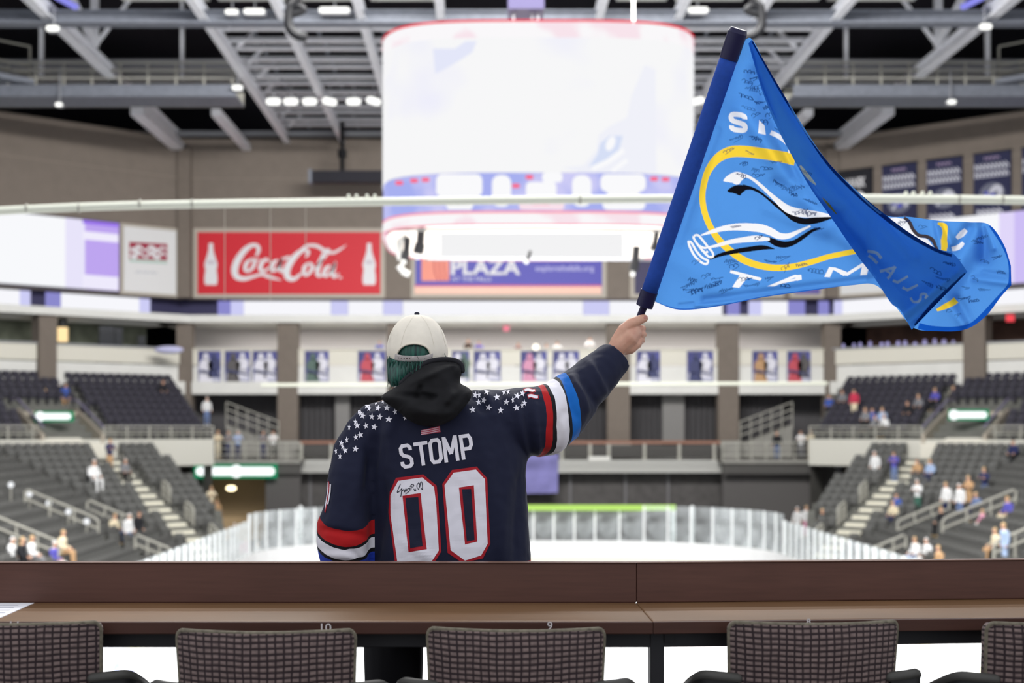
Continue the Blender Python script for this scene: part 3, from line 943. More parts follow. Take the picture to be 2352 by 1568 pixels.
# added fill lights to brighten the dark suites, each with a made-up bar
for nm, fr, a0, a1, pw in (('suite_lamp_far', FC, 2, WC - 2, 950), ('suite_lamp_left', FL, 1, 20, 160), ('suite_lamp_right', FR, 1, 20, 50)):
    c = fr.pt((a0 + a1) / 2, ZLEB - .12, -1.6)
    area(nm, c, a1 - a0, .4, pw, (1, .97, .94), (0, 0, math.atan2(fr.u.y, fr.u.x)))
    r = empty('suite_fill_bar', c)
    mb = MB(); fr.box(mb, a0, a1, ZLEB - .08, ZLEB, -1.8, -1.4); mb.build('housing', WHITE, r)
    tag(r, 'added pale bar for the fill light in the %s suite' % nm.split('_')[-1], 'light')

# ================================================================ SEATING BOWL
A0 = Vector((14.6, 68.26)); NV = Vector((0.653, 0.757)); DV = Vector((-0.757, 0.653))
PX1 = 15.2
def W2(s, p, z):                 # outward coordinates -> world
    return Vector((AX + s * p.x, p.y, z))
def row_poly(o, tend, ystart):
    e = A0 + NV * o + DV * tend
    t = (PX1 + o - A0.x - NV.x * o) / DV.x
    c = A0 + NV * o + DV * t
    return [Vector((PX1 + o, ystart)), c, e], t
LOW = [(0.8 * i, 1.0 + 0.33 * i) for i in range(15)]
UPP = [(12.4 + 0.8 * i, 6.7 + 0.38 * i) for i in range(9)]
TREAD = M('stand_concrete', (108, 108, 103), .85, noise_amt=.1, nscale=2)
STEPM = M('aisle_step_pale', (238, 234, 216), .7)
def tend_low(o): return min(3.4, .9 + .5 * o)
def tend_upp(o): return 7.1 + .24 * (o - 12.3)
def tier(s, rows, tend, ystart, depth, zbase):
    mb = MB()
    zp = zbase
    polys = []
    for o, z in rows:
        a, _ = row_poly(o, tend(o), ystart)
        b, _ = row_poly(o + depth, tend(o + depth), ystart)
        A = [W2(s, p, z) for p in a]; B = [W2(s, p, z) for p in b]; R = [W2(s, p, zp) for p in a]
        for k in (0, 1):
            mb.add([A[k], A[k + 1], B[k + 1], B[k]], [(0, 1, 2, 3)])
            mb.add([R[k], R[k + 1], A[k + 1], A[k]], [(0, 1, 2, 3)])
        # end wall of this row, down to the ground
        mb.add([A[2], B[2], W2(s, b[2], 0), W2(s, a[2], 0)], [(0, 1, 2, 3)], 1)
        zp = z
    return mb
STANDS = {}
seat_list = []
for s in (-1, 1):
    side = 'left' if s < 0 else 'right'
    mb = tier(s, LOW, tend_low, 24, .8, 0)
    STANDS[(s, 'low')] = tag(mb.build('lower_stand', [TREAD, WHITE], fixn=False), 'stepped lower seating stand beside the rink on the %s' % side, 'stand')
    mb = tier(s, UPP, tend_upp, 58, .8, 5.4)
    STANDS[(s, 'upp')] = tag(mb.build('upper_stand', [TREAD, GREY], fixn=False), 'stepped upper seating stand on the %s' % side, 'stand')
    # front wall of the upper stand, with railing
    a, _ = row_poly(12.25, 7.1, 58)
    r = empty('parapet', W2(s, a[1], 5.0))
    for k in (0, 1):
        p, q = W2(s, a[k], 0), W2(s, a[k + 1], 0)
        mb = MB(); mb.beam(p + Vector((0, 0, 5.9)), q + Vector((0, 0, 5.9)), .18, 1.5); mb.build('wall_panel', M('parapet_white', (206, 204, 194), .7), r)
        segs = [(p, q)]
        if k == 1:
            g0, g1 = W2(s, A0 + NV * 12.25 + DV * -3.4, 0), W2(s, A0 + NV * 12.25 + DV * .2, 0)
            segs = [(p, g0), (g1, q)] if (g0 - p).dot(q - p) > 0 else [(g1, q)]
        for z in (6.95, 7.15, 7.38):
            for a_, b_ in segs:
                mb = MB(); mb.beam(a_ + Vector((0, 0, z)), b_ + Vector((0, 0, z)), .05, .06); mb.build('rail', RAILM, r)
        n = int((q - p).length / 1.25)
        for i in range(n + 1):
            c = p.lerp(q, i / n)
            if k == 1 and (c - g0).dot(q - p) > 0 and (c - g1).dot(q - p) < 0: continue
            mb = MB(); mb.beam(c + Vector((0, 0, 6.65)), c + Vector((0, 0, 7.4)), .07, .07); mb.build('post', RAILM, r)
    tag(r, 'pale parapet with pipe railing along the front of the %s upper stand' % side, 'parapet')
    # aisle steps
    low = STANDS[(s, 'low')]
    for o, z in LOW:
        for h in (0, 1):
            c = A0 + NV * (o + .2 + .4 * h - .4)
            mb = MB(); mb.obox(W2(s, c, z - .165 * (1 - h) - .06), Vector((s * DV.x, DV.y, 0)) * .62, Vector((s * NV.x, NV.y, 0)) * .13, (0, 0, .07)); mb.build('step', STEPM, low)
    for ya in (62, 53):
        for o, z in LOW:
            for h in (0, 1):
                c = Vector((PX1 + o + .2 + .4 * h - .4, ya))
                mb = MB(); mb.obox(W2(s, c, z - .165 * (1 - h) - .06), (0, .55, 0), (.2, 0, 0), (0, 0, .07)); mb.build('step', GREY, low)
    # handrails along the aisles
    def handrail(p, q, z0, z1, label):
        r = empty('handrail', W2(s, p, z0))
        a, b = W2(s, p, z0 + .95), W2(s, q, z1 + .95)
        dz = Vector((0, 0, 1))
        dn = (b - a).normalized()
        mb = MB(); mb.tube([a - dz * .9, a - dz * .12, a + dn * .12, b - dn * .12, b - dz * .12, b - dz * .9], .055, 6); mb.build('top_rail', RAILM, r)
        mb = MB(); mb.tube([a - dz * .42, b - dz * .42], .045, 6); mb.build('mid_rail', RAILM, r)
        for t in (.33, .66):
            c = a.lerp(b, t)
            mb = MB(); mb.tube([c, c - dz * .92], .045, 6); mb.build('post', RAILM, r)
        tag(r, label, 'handrail')
    for ya, i0, i1, nm in ((62.0, 4, 8, 'far'), (62.0, 0, 2, 'lowest'), (66.0, 3, 6, 'short'), (53.5, 3, 6, 'nearest')):
        handrail(Vector((PX1 + LOW[i0][0], ya)), Vector((PX1 + LOW[i1][0], ya)), LOW[i0][1], LOW[i1][1], '%s pale pipe handrail on the aisle of the %s lower stand' % (nm, side))
    for i0 in (1, 4, 7):
        handrail(A0 + NV * LOW[i0][0] + DV * .75, A0 + NV * LOW[i0 + 1][0] + DV * .75, LOW[i0][1], LOW[i0 + 1][1], 'small loop handrail beside the bright corner stairs, %s stand, %s' % (side, {1: 'lowest', 4: 'middle', 7: 'highest'}[i0]))
    # doorway in the upper stand
    def LP_(t, o, z): return W2(s, A0 + NV * o + DV * t, z)
    r = empty('vomitory', LP_(-1.6, 12.2, 5.3))
    LT = M('vomitory_wall', (176, 166, 152), .8)
    DKM = M('vomitory_dark', (46, 44, 44), .9)
    mb = MB(); mb.prism([LP_(-3.6, 12.0, 5.35), LP_(.3, 12.0, 5.35), LP_(.3, 12.0, 6.45), LP_(-.7, 12.0, 6.45), LP_(-1.2, 12.0, 6.75), LP_(-2.9, 12.0, 6.75), LP_(-3.6, 12.0, 6.5)], W2(s, NV * .2, 0) - W2(s, Vector((0, 0)), 0)); mb.build('parapet_wall', CREAM, r)
    for t in (-3.3, .1):
        mb = MB(); mb.prism([LP_(t, 12.1, 5.5), LP_(t, 16.4, 5.5), LP_(t, 16.4, 8.35), LP_(t, 15.4, 8.35), LP_(t, 12.1, 6.9)], (Vector((s * DV.x, DV.y, 0)) * .2)); mb.build('side_wall', LT, r)
        mb = MB(); mb.tube([LP_(t + .1, 12.1, 7.35), LP_(t + .1, 15.4, 8.85), LP_(t + .1, 16.4, 8.85)], .07, 6); mb.build('hand_rail', M('violet_grey_rail', (128, 122, 146), .6), r)
    mb = MB(); mb.prism([LP_(-3.3, 15.6, 5.5), LP_(.3, 15.6, 5.5), LP_(.3, 15.6, 8.0), LP_(-3.3, 15.6, 8.0)], (W2(s, NV * .2, 0) - W2(s, Vector((0, 0)), 0))); mb.build('doorway', DKM, r)
    mb = MB(); mb.prism([LP_(-1.2, 15.5, 5.5), LP_(.1, 15.5, 5.5), LP_(.1, 15.5, 7.6), LP_(-1.2, 15.5, 7.6)], (W2(s, NV * .08, 0) - W2(s, Vector((0, 0)), 0))); mb.build('door_leaf', M('door_grey', (128, 126, 120), .7), r)
    mb = MB(); mb.prism([LP_(-3.4, 15.2, 7.95), LP_(.4, 15.2, 7.95), LP_(.4, 15.2, 8.2), LP_(-3.4, 15.2, 8.2)], (W2(s, NV * 1.4, 0) - W2(s, Vector((0, 0)), 0))); mb.build('lintel', LT, r)
    tag(r, 'doorway box with pale side walls in the %s upper stand' % side, 'doorway')
    # seats
    for tname, rows in (('lower', LOW), ('upper', UPP)):
        for ri, (o, z) in enumerate(rows):
            oc = o + .42
            te = (tend_low(o) if tname == 'lower' else tend_upp(o)) - .3
            pl, tc = row_poly(oc, te, 24)
            t = tc + .35
            while t < te:
                ok = abs(t) > .85 if tname == 'lower' else not (-3.7 < t < .6 and o < 16.3)
                if tname == 'upper' and .4 < t - .3 < 1.0: ok = False
                if ok:
                    seat_list.append((W2(s, A0 + NV * oc + DV * t, z), math.atan2(s * NV.x, -NV.y) , s, tname, ri))
                t += .54
            y = pl[1].y - .35
            while y > 28:
                if min(abs(y - 62), abs(y - 53)) > .75:
                    seat_list.append((W2(s, Vector((PX1 + oc, y)), z), math.atan2(s, 0), s, tname, ri))
                y -= .54
lit_sign(80, 168, 944, 968, 76.9, 'green lit sign above the doorway of the left upper stand', 92)
lit_sign(2180, 2272, 940, 965, 76.9, 'green lit sign above the doorway of the right upper stand', 2191)

# seat: folded pan, curved back, two arm brackets
SEATU = M('dark_violet_grey_seat', (60, 58, 68), .6)
SEATM = M('charcoal_seat_plastic', (100, 100, 98), .6, noise_amt=.1, nscale=4)
sb = MB()
for u0, u1, y0, y1 in ((-.22, -.08, .0, .03), (-.08, .08, .03, .03), (.08, .22, .03, .0)):
    sb.prism([(u0, y0 + .16, .42), (u1, y1 + .16, .42), (u1, y1 + .24, .86), (u0, y0 + .24, .86)], (0, .035, 0))
sb.prism([(-.21, .12, .40), (.21, .12, .40), (.20, .04, .74), (-.20, .04, .74)], (0, .04, 0.01))
sb.box(-.25, -.225, -.02, .2, .0, .6); sb.box(.225, .25, -.02, .2, .0, .6)
seat_me = sb.mesh('stadium_seat')
seat_me.materials.append(SEATM)
vis = []
for p, ang, s, tn, ri in seat_list:
    x, y = PX(p + Vector((0, 0, .6)))
    infr = -25 < x < 2377 and y < 1300
    if -600 < x < 3000:
        vis.append((p.y + (0 if infr else 1000), p, ang, s, tn, ri))
vis.sort(key=lambda t: t[0])
rest = {'lower': MB(), 'upper': MB()}
sv = [tuple(v) for v in sb.v]
ordn = ('first', 'second', 'third', 'fourth', 'fifth', 'sixth', 'seventh', 'eighth', 'ninth', 'tenth', 'eleventh', 'twelfth', 'thirteenth', 'fourteenth', 'fifteenth', 'sixteenth', 'seventeenth', 'eighteenth', 'nineteenth', 'twentieth') + tuple('twenty-' + w for w in ('first', 'second', 'third', 'fourth', 'fifth', 'sixth', 'seventh', 'eighth', 'ninth')) + tuple('thirtieth thirty-first thirty-second thirty-third thirty-fourth'.split())
rowcount = {}
rank = {}
for k, t in sorted(enumerate(vis), key=lambda t: PX(t[1][1])[0] * (1 if t[1][3] < 0 else -1)):
    if t[0] < 900:
        key = (t[3], t[4], t[5]); rank[k] = rowcount.get(key, 0); rowcount[key] = rank[k] + 1
for k, (yy, p, ang, s, tn, ri) in enumerate(vis):
    # the seat's open side looks at the ice
    inward = Vector((-s * NV.x, -NV.y)) if abs(math.sin(ang)) < .99 else Vector((-s, 0))
    rz = math.atan2(inward.y, inward.x) + math.pi / 2
    if k < 300:
        o = bpy.data.objects.new('stadium_seat', seat_me)
        COL.objects.link(o)
        o.location = p; o.rotation_euler = (0, 0, rz)
        sd = 'left' if s < 0 else 'right'
        tag(o, 'charcoal folding seat, %s from the %s picture edge, %s row of the %s %s stand' % (ordn[min(rank[k], len(ordn) - 1)], sd, ordn[ri], sd, tn), 'seat', 'seats of the %s row, %s %s stand' % (ordn[ri], sd, tn))
    else:
        R = Matrix.Translation(p) @ Matrix.Rotation(rz, 4, 'Z')
        rest[tn].add([R @ Vector(v) for v in sv], sb.f)
o = rest['lower'].build('stadium_seats', SEATM, fixn=False)
tag(o, 'charcoal folding seats filling the farther rows of both lower stands', 'seats', kind='stuff')
o = rest['upper'].build('stadium_seats', SEATU, fixn=False)
tag(o, 'dark folding seats filling both upper stands', 'seats', kind='stuff')

# ================================================================ RINK BOARDS AND GLASS
def glass_mat(nm, lo, hi):
    m = bpy.data.materials.new(nm); m.use_nodes = True
    nt, N, K = nodes_of(m)
    b = N['Principled BSDF']
    b.inputs['Base Color'].default_value = (.86, .9, .92, 1); b.inputs['Roughness'].default_value = .2
    t = N.new('ShaderNodeBsdfTransparent'); t.inputs[0].default_value = (.97, .99, .99, 1)
    mx = N.new('ShaderNodeMixShader')
    tc = N.new('ShaderNodeTexCoord'); nz = N.new('ShaderNodeTexNoise'); nz.inputs['Scale'].default_value = 1.2
    K.new(tc.outputs['Object'], nz.inputs['Vector'])
    mr = N.new('ShaderNodeMapRange'); mr.inputs[1].default_value = .35; mr.inputs[2].default_value = .7; mr.inputs[3].default_value = lo; mr.inputs[4].default_value = hi
    K.new(nz.outputs['Fac'], mr.inputs[0]); K.new(mr.outputs[0], mx.inputs[0])
    K.new(t.outputs[0], mx.inputs[1]); K.new(b.outputs[0], mx.inputs[2]); K.new(mx.outputs[0], N['Material Output'].inputs[0])
    return m
GLASS = glass_mat('hazed_rink_glass', .2, .52); GLASSC = glass_mat('clear_rink_glass', .06, .28)  # white mixed into the panes imitates haze and reflected ice
BOARD = M('white_board', (240, 240, 240), .4)
YEL = M('yellow_kick_plate', (244, 238, 208), .5)
POSTW = M('white_post', (238, 240, 240), .4)
path = []
yv = 24.0
while yv < Y1r - R0:
    path.append((AX - XH - .06, yv)); yv += 1.22
for i in range(11):
    a = math.radians(180 - 9 * i)
    path.append((AX - XH + R0 + (R0 + .06) * math.cos(a), Y1r - R0 + (R0 + .06) * math.sin(a)))
n = 8
for i in range(1, n):
    path.append((AX - XH + R0 + (2 * (XH - R0)) * i / n, Y1r + .06))
half = path[:]
for x, y in [(2 * AX - x, y) for x, y in path[:len(path) - (n - 1)]][::-1]:
    path.append((x, y))
rb = empty('rink_boards', (AX, Y1r, 0))
for i in range(len(path) - 1):
    p, q = Vector((*path[i], 0)), Vector((*path[i + 1], 0))
    if (q - p).length < .05: continue
    end = max(p.y, q.y) > Y1r - R0
    zt = 3.05 if end else 2.75
    up = Vector((0, 0, 1))
    mb = MB(); mb.beam(p + up * .6, q + up * .6, .1, .98); mb.build('board_panel', BOARD, rb)
    mb = MB(); mb.beam(p + up * .1, q + up * .1, .12, .2); mb.build('kick_plate', YEL, rb)
    mb = MB(); mb.beam(p + up * (1.09 + zt) / 2, q + up * (1.09 + zt) / 2, .02, zt - 1.09); mb.build('pane', GLASSC if min(p.y, q.y) > Y1r - 2.5 else GLASS, rb)
    mb = MB(); mb.beam(p + up * 1.05, p + up * zt, .1, .1); mb.build('post', POSTW, rb)
tag(rb, 'white rink boards with tall glass panes around the ice', 'rink boards')
# lime topped gate frame in front of the far glass
gf = empty('gate_frame', P(1385, 1290, 77.6))
mb = MB(); pxbox(1100, 1159, 1552, 1172, 77.6, .12, mb); mb.build('top_bar', E('lime_bar', (196, 240, 120), 1.0), gf)
for a, b in ((1540, 1552), (1100, 1112)):
    mb = MB(); pxbox(a, 1172, b, 1290, 77.6, .12, mb); mb.build('post', POSTW, gf)
tag(gf, 'white gate frame with a lime green top bar at the far glass', 'frame')
for px, lb in ((690, 'thick white glass post left of the jersey'), (1590, 'thick white glass post right of the lime topped frame')):
    mb = MB(); mb.tube([P(px, 1292, 77.4), P(px, 1166, 77.4)], .14, 8, rounded=True)
    tag(mb.build('glass_post', POSTW), lb, 'post')

# ================================================================ SCOREBOARD
SBC = Vector(((1231 - VX) / F * 47.5, 47.5, 0)); SA, SB_, SN = 5.03, 4.5, 4.0
def sb_ring(z, k=1.0, n=96, a=SA, b=SB_):
    out = []
    for i in range(n):
        t = 2 * math.pi * i / n
        c, s_ = math.cos(t), math.sin(t)
        r = (abs(c) ** SN + abs(s_) ** SN) ** (-1 / SN)
        out.append((SBC.x + a * k * r * c, SBC.y + b * k * r * s_, z))
    return out
sbr = empty('scoreboard', (SBC.x, SBC.y, 13.3))
def zf(py): return zat(py, 43.0)
def sb_band(name, y0, y1, mat, k=1.0, cap=False):
    mb = MB(); mb.loft([sb_ring(zf(y1), k), sb_ring(zf(y0), k)], cap)
    return mb.build(name, mat, sbr)
SWHITE = E('screen_white', (247, 247, 248), 1.0, (238, 238, 251), .35, .58, .75)
SW2 = E('ring_white', (250, 248, 250), 1.0, (248, 228, 236), .5, .5, .55)
SRED = E('ring_red', (255, 40, 66), 1.0)
SPINK = E('ring_pink', (255, 150, 170), 1.0)
sb_band('top_ring_edge', 45, 50, SRED, 1.004)
sb_band('top_ring', 50, 86, SW2, 1.0)
sb_band('main_screen', 86, 396, SWHITE, 1.0)
sb_band('info_panel', 396, 488, E('info_blue', (168, 176, 240), 1.0, (206, 204, 246), .8, .45, .65), .995)
sb_band('lower_ring_edge', 484, 489, SPINK, 1.0)
sb_band('lower_ring', 489, 514, SW2, 1.0)
sb_band('lower_ring_edge', 514, 518, SPINK, 1.004)
mb = MB(); mb.loft([sb_ring(zf(516), .97), sb_ring(zf(60), .97)], False); mb.build('inner_liner', M('liner_grey', (186, 180, 174), .7), sbr)
# picture and figures on the screens
class Tilt(Surf):
    pass
def sb_surf(k):
    mb = MB(); mb.loft([sb_ring(12, k, 192), sb_ring(21, k, 192)], False)
    return Surf(bvh=BVHTree.FromPolygons([Vector(v) for v in mb.v], mb.f))
S0 = sb_surf(1.002); Si = sb_surf(1.0)
mb = MB()
S0.poly(mb, [(995, 112), (1045, 112), (1070, 95), (1095, 95), (1085, 120), (1055, 140), (1020, 160), (1000, 170)], .02, 12)
mb.build('screen_picture', E('picture_pale_blue', (228, 231, 249), 1.0), sbr)
mb = MB()
S0.poly(mb, [(1340, 380), (1370, 345), (1375, 310), (1400, 290), (1440, 270), (1450, 220), (1480, 150), (1505, 160), (1507, 396), (1330, 396), (1290, 385)], .02, 14)
mb.build('screen_picture', E('picture_pale_grey', (240, 241, 249), 1.0), sbr)
mb = MB()
S0.poly(mb, [(1352, 384), (1372, 355), (1378, 330), (1400, 312), (1430, 312), (1420, 350), (1385, 372)], .03, 12)
mb.build('screen_picture', E('picture_blue', (214, 223, 246), 1.0), sbr)
mb = MB()
S0.rib(mb, [(1360, 388), (1395, 372), (1432, 345)], 12, .04); S0.rib(mb, [(1405, 394), (1440, 368)], 10, .04); S0.poly(mb, ell(1402, 330, 10, 18, 14, .4), .04, 10)
mb.build('screen_picture', E('picture_white', (250, 250, 252), 1.0), sbr)
mb = MB()
Si.poly(mb, rrect(1002, 400, 1108, 452, 14), .02, 20); Si.poly(mb, [(1006, 440), (1104, 440), (1082, 482), (1030, 482)], .02, 20)
mb.build('team_crest', E('picture_white', (250, 250, 252), 1.0), sbr)
mb = MB()
Si.poly(mb, rrect(1379, 400, 1483, 440, 14), .02, 20); Si.poly(mb, [(1382, 430), (1480, 430), (1460, 452), (1402, 452)], .02, 20); Si.poly(mb, rrect(1384, 456, 1482, 482, 12), .02, 20)
mb.build('team_crest', E('picture_white', (250, 250, 252), 1.0), sbr)
for a in (1130, 1314):
    mb = MB(); Si.poly(mb, rrect(a, 402, a + 44, 475, 18), .02, 20); mb.build('score_digit', E('picture_white', (250, 250, 252), 1.0), sbr)
mb = MB(); Si.poly(mb, rrect(1208, 418, 1278, 455, 10), .02, 20); Si.poly(mb, rrect(1245, 396, 1292, 419, 9), .02, 20); mb.build('clock_digits', E('picture_white', (250, 250, 252), 1.0), sbr)
for a, b in ((918, 420), (952, 415), (978, 413), (1216, 407), (1502, 411), (1528, 412), (1185, 427)):
    mb = MB(); Si.poly(mb, rrect(a - 9, b - 5, a + 9, b + 5, 4), .02, 20); mb.build('red_digit', E('digit_red', (250, 110, 140), 1.0), sbr)
mb = MB(); Si.poly(mb, rrect(1192, 460, 1296, 482, 8), .02, 20); mb.build('sponsor_panel', E('panel_rose', (250, 226, 236), 1.0), sbr)
mb = MB()
for k in range(7): Si.rib(mb, [(1225 + k * 5.5, 470), (1228 + k * 5.5, 463)], 3, .03)
mb.build('sponsor_lettering', E('digit_red', (250, 110, 140), 1.0), sbr)
# lower inner display and rigging under the board
mb = MB(); mb.prism([P(978, 534, 51.6), P(1514, 534, 51.6), P(1514, 592, 51.6), P(978, 590, 51.6)], (0, .15, 0)); mb.build('lower_screen', E('lower_screen_grey', (243, 243, 244), 1.0), sbr)
mb = MB(); mb.tube([P(900, 528, 44.3), P(1240, 524, 43.4), P(1545, 530, 44.3)], .05, 6); mb.build('lower_pipe', M('soffit_grey', (150, 148, 146), .7), sbr)
mb = MB(); mb.beam(P(976, 594, 51.5), P(1520, 596, 51.5), .14, .1); mb.build('lower_frame', STEELD, sbr)
def rig(px, py, s):
    r = MB(); r.tube([P(px, py - 40 * s, 44.6), P(px - 3, py, 44.6)], .13 * s, 8); r.tube([P(px - 3, py, 44.6), P(px - 8, py + 22 * s, 44.6)], .17 * s, 8)
    r.build('spotlight', M('spot_black', (60, 60, 62), .5), sbr)
    g = MB(); g.sphere(P(px - 9, py + 30 * s, 44.5), .08, .08, .08); g.build('spotlight_lens', LENS, sbr)
rig(968, 560, 1.0); rig(936, 578, .8); rig(1462, 602, .9); rig(1508, 560, .7); rig(1218, 590, .35)
mb = MB(); mb.tube([P(921, 596, 44.7), P(915, 575, 44.7), P(918, 552, 44.7), P(935, 540, 44.7)], .11, 8); mb.build('bracket', WHITE, sbr)
mb = MB(); mb.tube([P(916, 610, 44.7), P(928, 625, 44.7), P(940, 630, 44.7)], .1, 8); mb.build('bracket', WHITE, sbr)
mb = MB(); pxbox(1168, -60, 1250, 20, 47, 1.2, mb); mb.build('hoist', M('hoist_navy', (44, 38, 70), .6), sbr)
for px in (1180, 1222, 1235):
    mb = MB(); mb.tube([P(px, 60, 47.5), P(px, 5, 47.5)], .05, 6); mb.build('hoist_cable', STEELD, sbr)
tag(sbr, 'big glowing centre-hung scoreboard with rounded corners and red rim', 'scoreboard')
mb = MB(); mb.tube([P(1455, -80, 46), P(1455, 75, 46)], .05, 6); tag(mb.build('hanging_cable', WHITE), 'white cable above the right part of the scoreboard', 'cable')

# dark speaker bar left of the scoreboard
spk = empty('speaker_bar', P(800, 418, 86))
mb = MB(); pxbox(712, 391, 905, 418, 86, .8, mb); mb.build('cabinet', M('speaker_navy', (24, 23, 34), .6), spk)
mb = MB(); pxbox(708, 388, 716, 420, 85.95, .9, mb); mb.build('end_cap', STEELC, spk)
mb = MB(); mb.tube([P(786, 392, 86.4), P(786, 272, 86.4)], .16, 6); mb.build('hanger', BLACK, spk)
mb = MB(); mb.tube([P(786, 345, 86.4), P(786, 362, 86.4)], .3, 6); mb.build('hanger_joint', BLACK, spk)
tag(spk, 'dark navy speaker bar hanging left of the scoreboard', 'speaker')

# black cable coils hanging from the roof
for base, lb in (((680, 0), 'black cable coil hanging left of the scoreboard at the top'), ((1733, 0), 'black cable coil hanging above the flag pole top')):
    x0 = base[0]; s = 1 if x0 < 1000 else -1
    c = empty('cable_coil', P(x0, 60, 40))
    mb = MB(); mb.tube([P(x0 + a * s, b, 40) for a, b in spline([(8, -40), (2, 0), (-12, 14), (-17, 40), (-14, 66), (4, 82), (24, 86)], 4)], .13, 8); mb.build('cable', BLACK, c)
    mb = MB(); mb.tube([P(x0 + a * s, b, 40) for a, b in spline([(-14, 18), (4, 14), (18, 22), (6, 30), (-14, 34)], 4)], .1, 8); mb.build('cable_loop', BLACK, c)
    tag(c, lb, 'cable')

# safety-net pipe over the near end, its fittings and cables
np_ = empty('net_pipe', P(1176, 470, 17))
mb = MB(); mb.tube([P(x, y, 17) for x, y in spline([(-700, 520), (-60, 487), (200, 475), (440, 469), (885, 463), (1230, 459), (1580, 456), (2000, 456), (2420, 461), (3100, 475)], 6)], .05, 10); mb.build('pipe', M('cream_pipe', (236, 238, 222), .45), np_)
for x in (801, 819, 843, 861, 2081, 2098, 2119, 2137):
    yb = 463 if x < 1000 else 456
    mb = MB(); mb.tube([P(x, yb, 17), P(x, yb - 13, 17)], [.016, .024], 6, rounded=True); mb.build('fitting', M('cream_pipe', (236, 238, 222), .45), np_)
for x in (60, 180, 320, 440, 1330, 1640, 2200, 2300):
    mb = MB(); mb.tube([P(x, 478 if x < 300 else 468 if x < 600 else 458, 16.99), P(x + 4, 478 if x < 300 else 468 if x < 600 else 458, 16.99)], .055, 10); mb.build('coupling', RAILM, np_)
tag(np_, 'cream safety-net pipe crossing the picture in front of the scoreboard', 'pipe')
for x, y0, y1, lb in ((516, 466, 690, 'thin net cord hanging over the left bottle of the red sign'), (621, 466, 690, 'thin net cord hanging over the middle of the red sign'), (702, 465, 565, 'short net cord hanging over the red sign')):
    mb = MB(); mb.tube([P(x, y0, 17), P(x, y1, 17)], .005, 5); mb.build('cord', TRIMC, np_)
mb = MB(); mb.tube([P(x, y, 76.8) for x, y in ((600, 884), (1168, 882), (1900, 880))], .1, 8); tag(mb.build('net_pipe', M('cream_pipe', (236, 238, 222), .45)), 'cream safety-net pipe across the far end below the posters', 'pipe')

# ================================================================ SUITES: SMALL THINGS
for k, (px0, px1, y0, y1) in enumerate(((228, 262, 748, 797), (264, 282, 752, 797), (318, 334, 770, 797))):
    a0, a1 = sorted((FL.a_at(px0, -2), FL.a_at(px1, -2)))
    r = empty('suite_chair', FL.pt(a0, 12.3, -2))
    mb = MB(); FL.box(mb, a0, a1, 11.2, FL.z_at(px0, y0, -2), -2.1, -2); mb.build('back', M('suite_dark', (50, 52, 56), .8), r)
    mb = MB(); FL.box(mb, a0, a1, 11.2, 11.4, -2.7, -2.1); mb.build('seat', M('suite_dark', (50, 52, 56), .8), r)
    tag(r, ('wide dark high-backed chair in the left suite', 'narrow dark high-backed chair in the left suite', 'low dark chair at the right of the left suite')[k], 'chair')
lp = empty('pendant_lamp', FL.pt(FL.a_at(143), 12.4, .3))
c = FL.pt(FL.a_at(144, .3), 0, .3)
zc = zat(768, c.y)
mb = MB(); mb.tube([Vector((c.x, c.y, zc - .42)), Vector((c.x, c.y, zc + .42))], .3, 10); mb.build('shade', E('warm_shade', (255, 222, 165), 1.2), lp)
mb = MB(); mb.tube([Vector((c.x, c.y, zc + .42)), Vector((c.x, c.y, zc + .95))], .26, 10); mb.build('cap', BLACK, lp)
tag(lp, 'warm glowing pendant lamp with black cap in the left suite', 'lamp')
random.seed(3)
for k in range(13):
    px = 1940 + k * 20.5 + random.uniform(-5, 5)
    a = FR.a_at(px, .6); p = FR.pt(a, 12.28, .6)
    h = random.uniform(.18, .34); r_ = random.uniform(.08, .14)
    mb = MB(); mb.tube([p, p + Vector((0, 0, h * .6)), p + Vector((0, 0, h))], [r_, r_, r_ * .6], 8)
    tag(mb.build('drinking_cup', M('cup_violet', (176, 170, 226), .3)), 'violet-tinted cup on the right suite rail, number-%s from the column' % ordn[k], 'cup', 'cups on the right suite rail')
mb = MB(); mb.sphere(P(388, 803, 86), .9, .4, .25); tag(mb.build('napkin_pile', M('napkin_lavender', (205, 205, 240), .7)), 'pale heap on the rail of the left suite by the corner column', 'napkins')
for px, py, Y, fr in ((2321, 731, 83, 'small red exit light in the right suite'), (1163, 754, 93, 'small red exit light above the centre suite')):
    pass
mb = MB(); pxbox(2312, 722, 2330, 738, 80.5, .1, mb); tag(mb.build('exit_light', E('exit_red', (250, 80, 90), 1.0)), 'small square red light in the right suite', 'light')
mb = MB(); pxbox(1156, 748, 1170, 760, 91, .1, mb); tag(mb.build('exit_light', E('exit_rose', (250, 140, 160), 1.0)), 'small rose light in the centre suite above the shoulder', 'light')
mb = MB(); mb.sphere(P(1231, 797, 88), .2, .2, .2); tag(mb.build('phone_light', E('phone_white', (255, 250, 235), 2.0)), 'round bright spot of light in the centre suite left of the forearm', 'light')

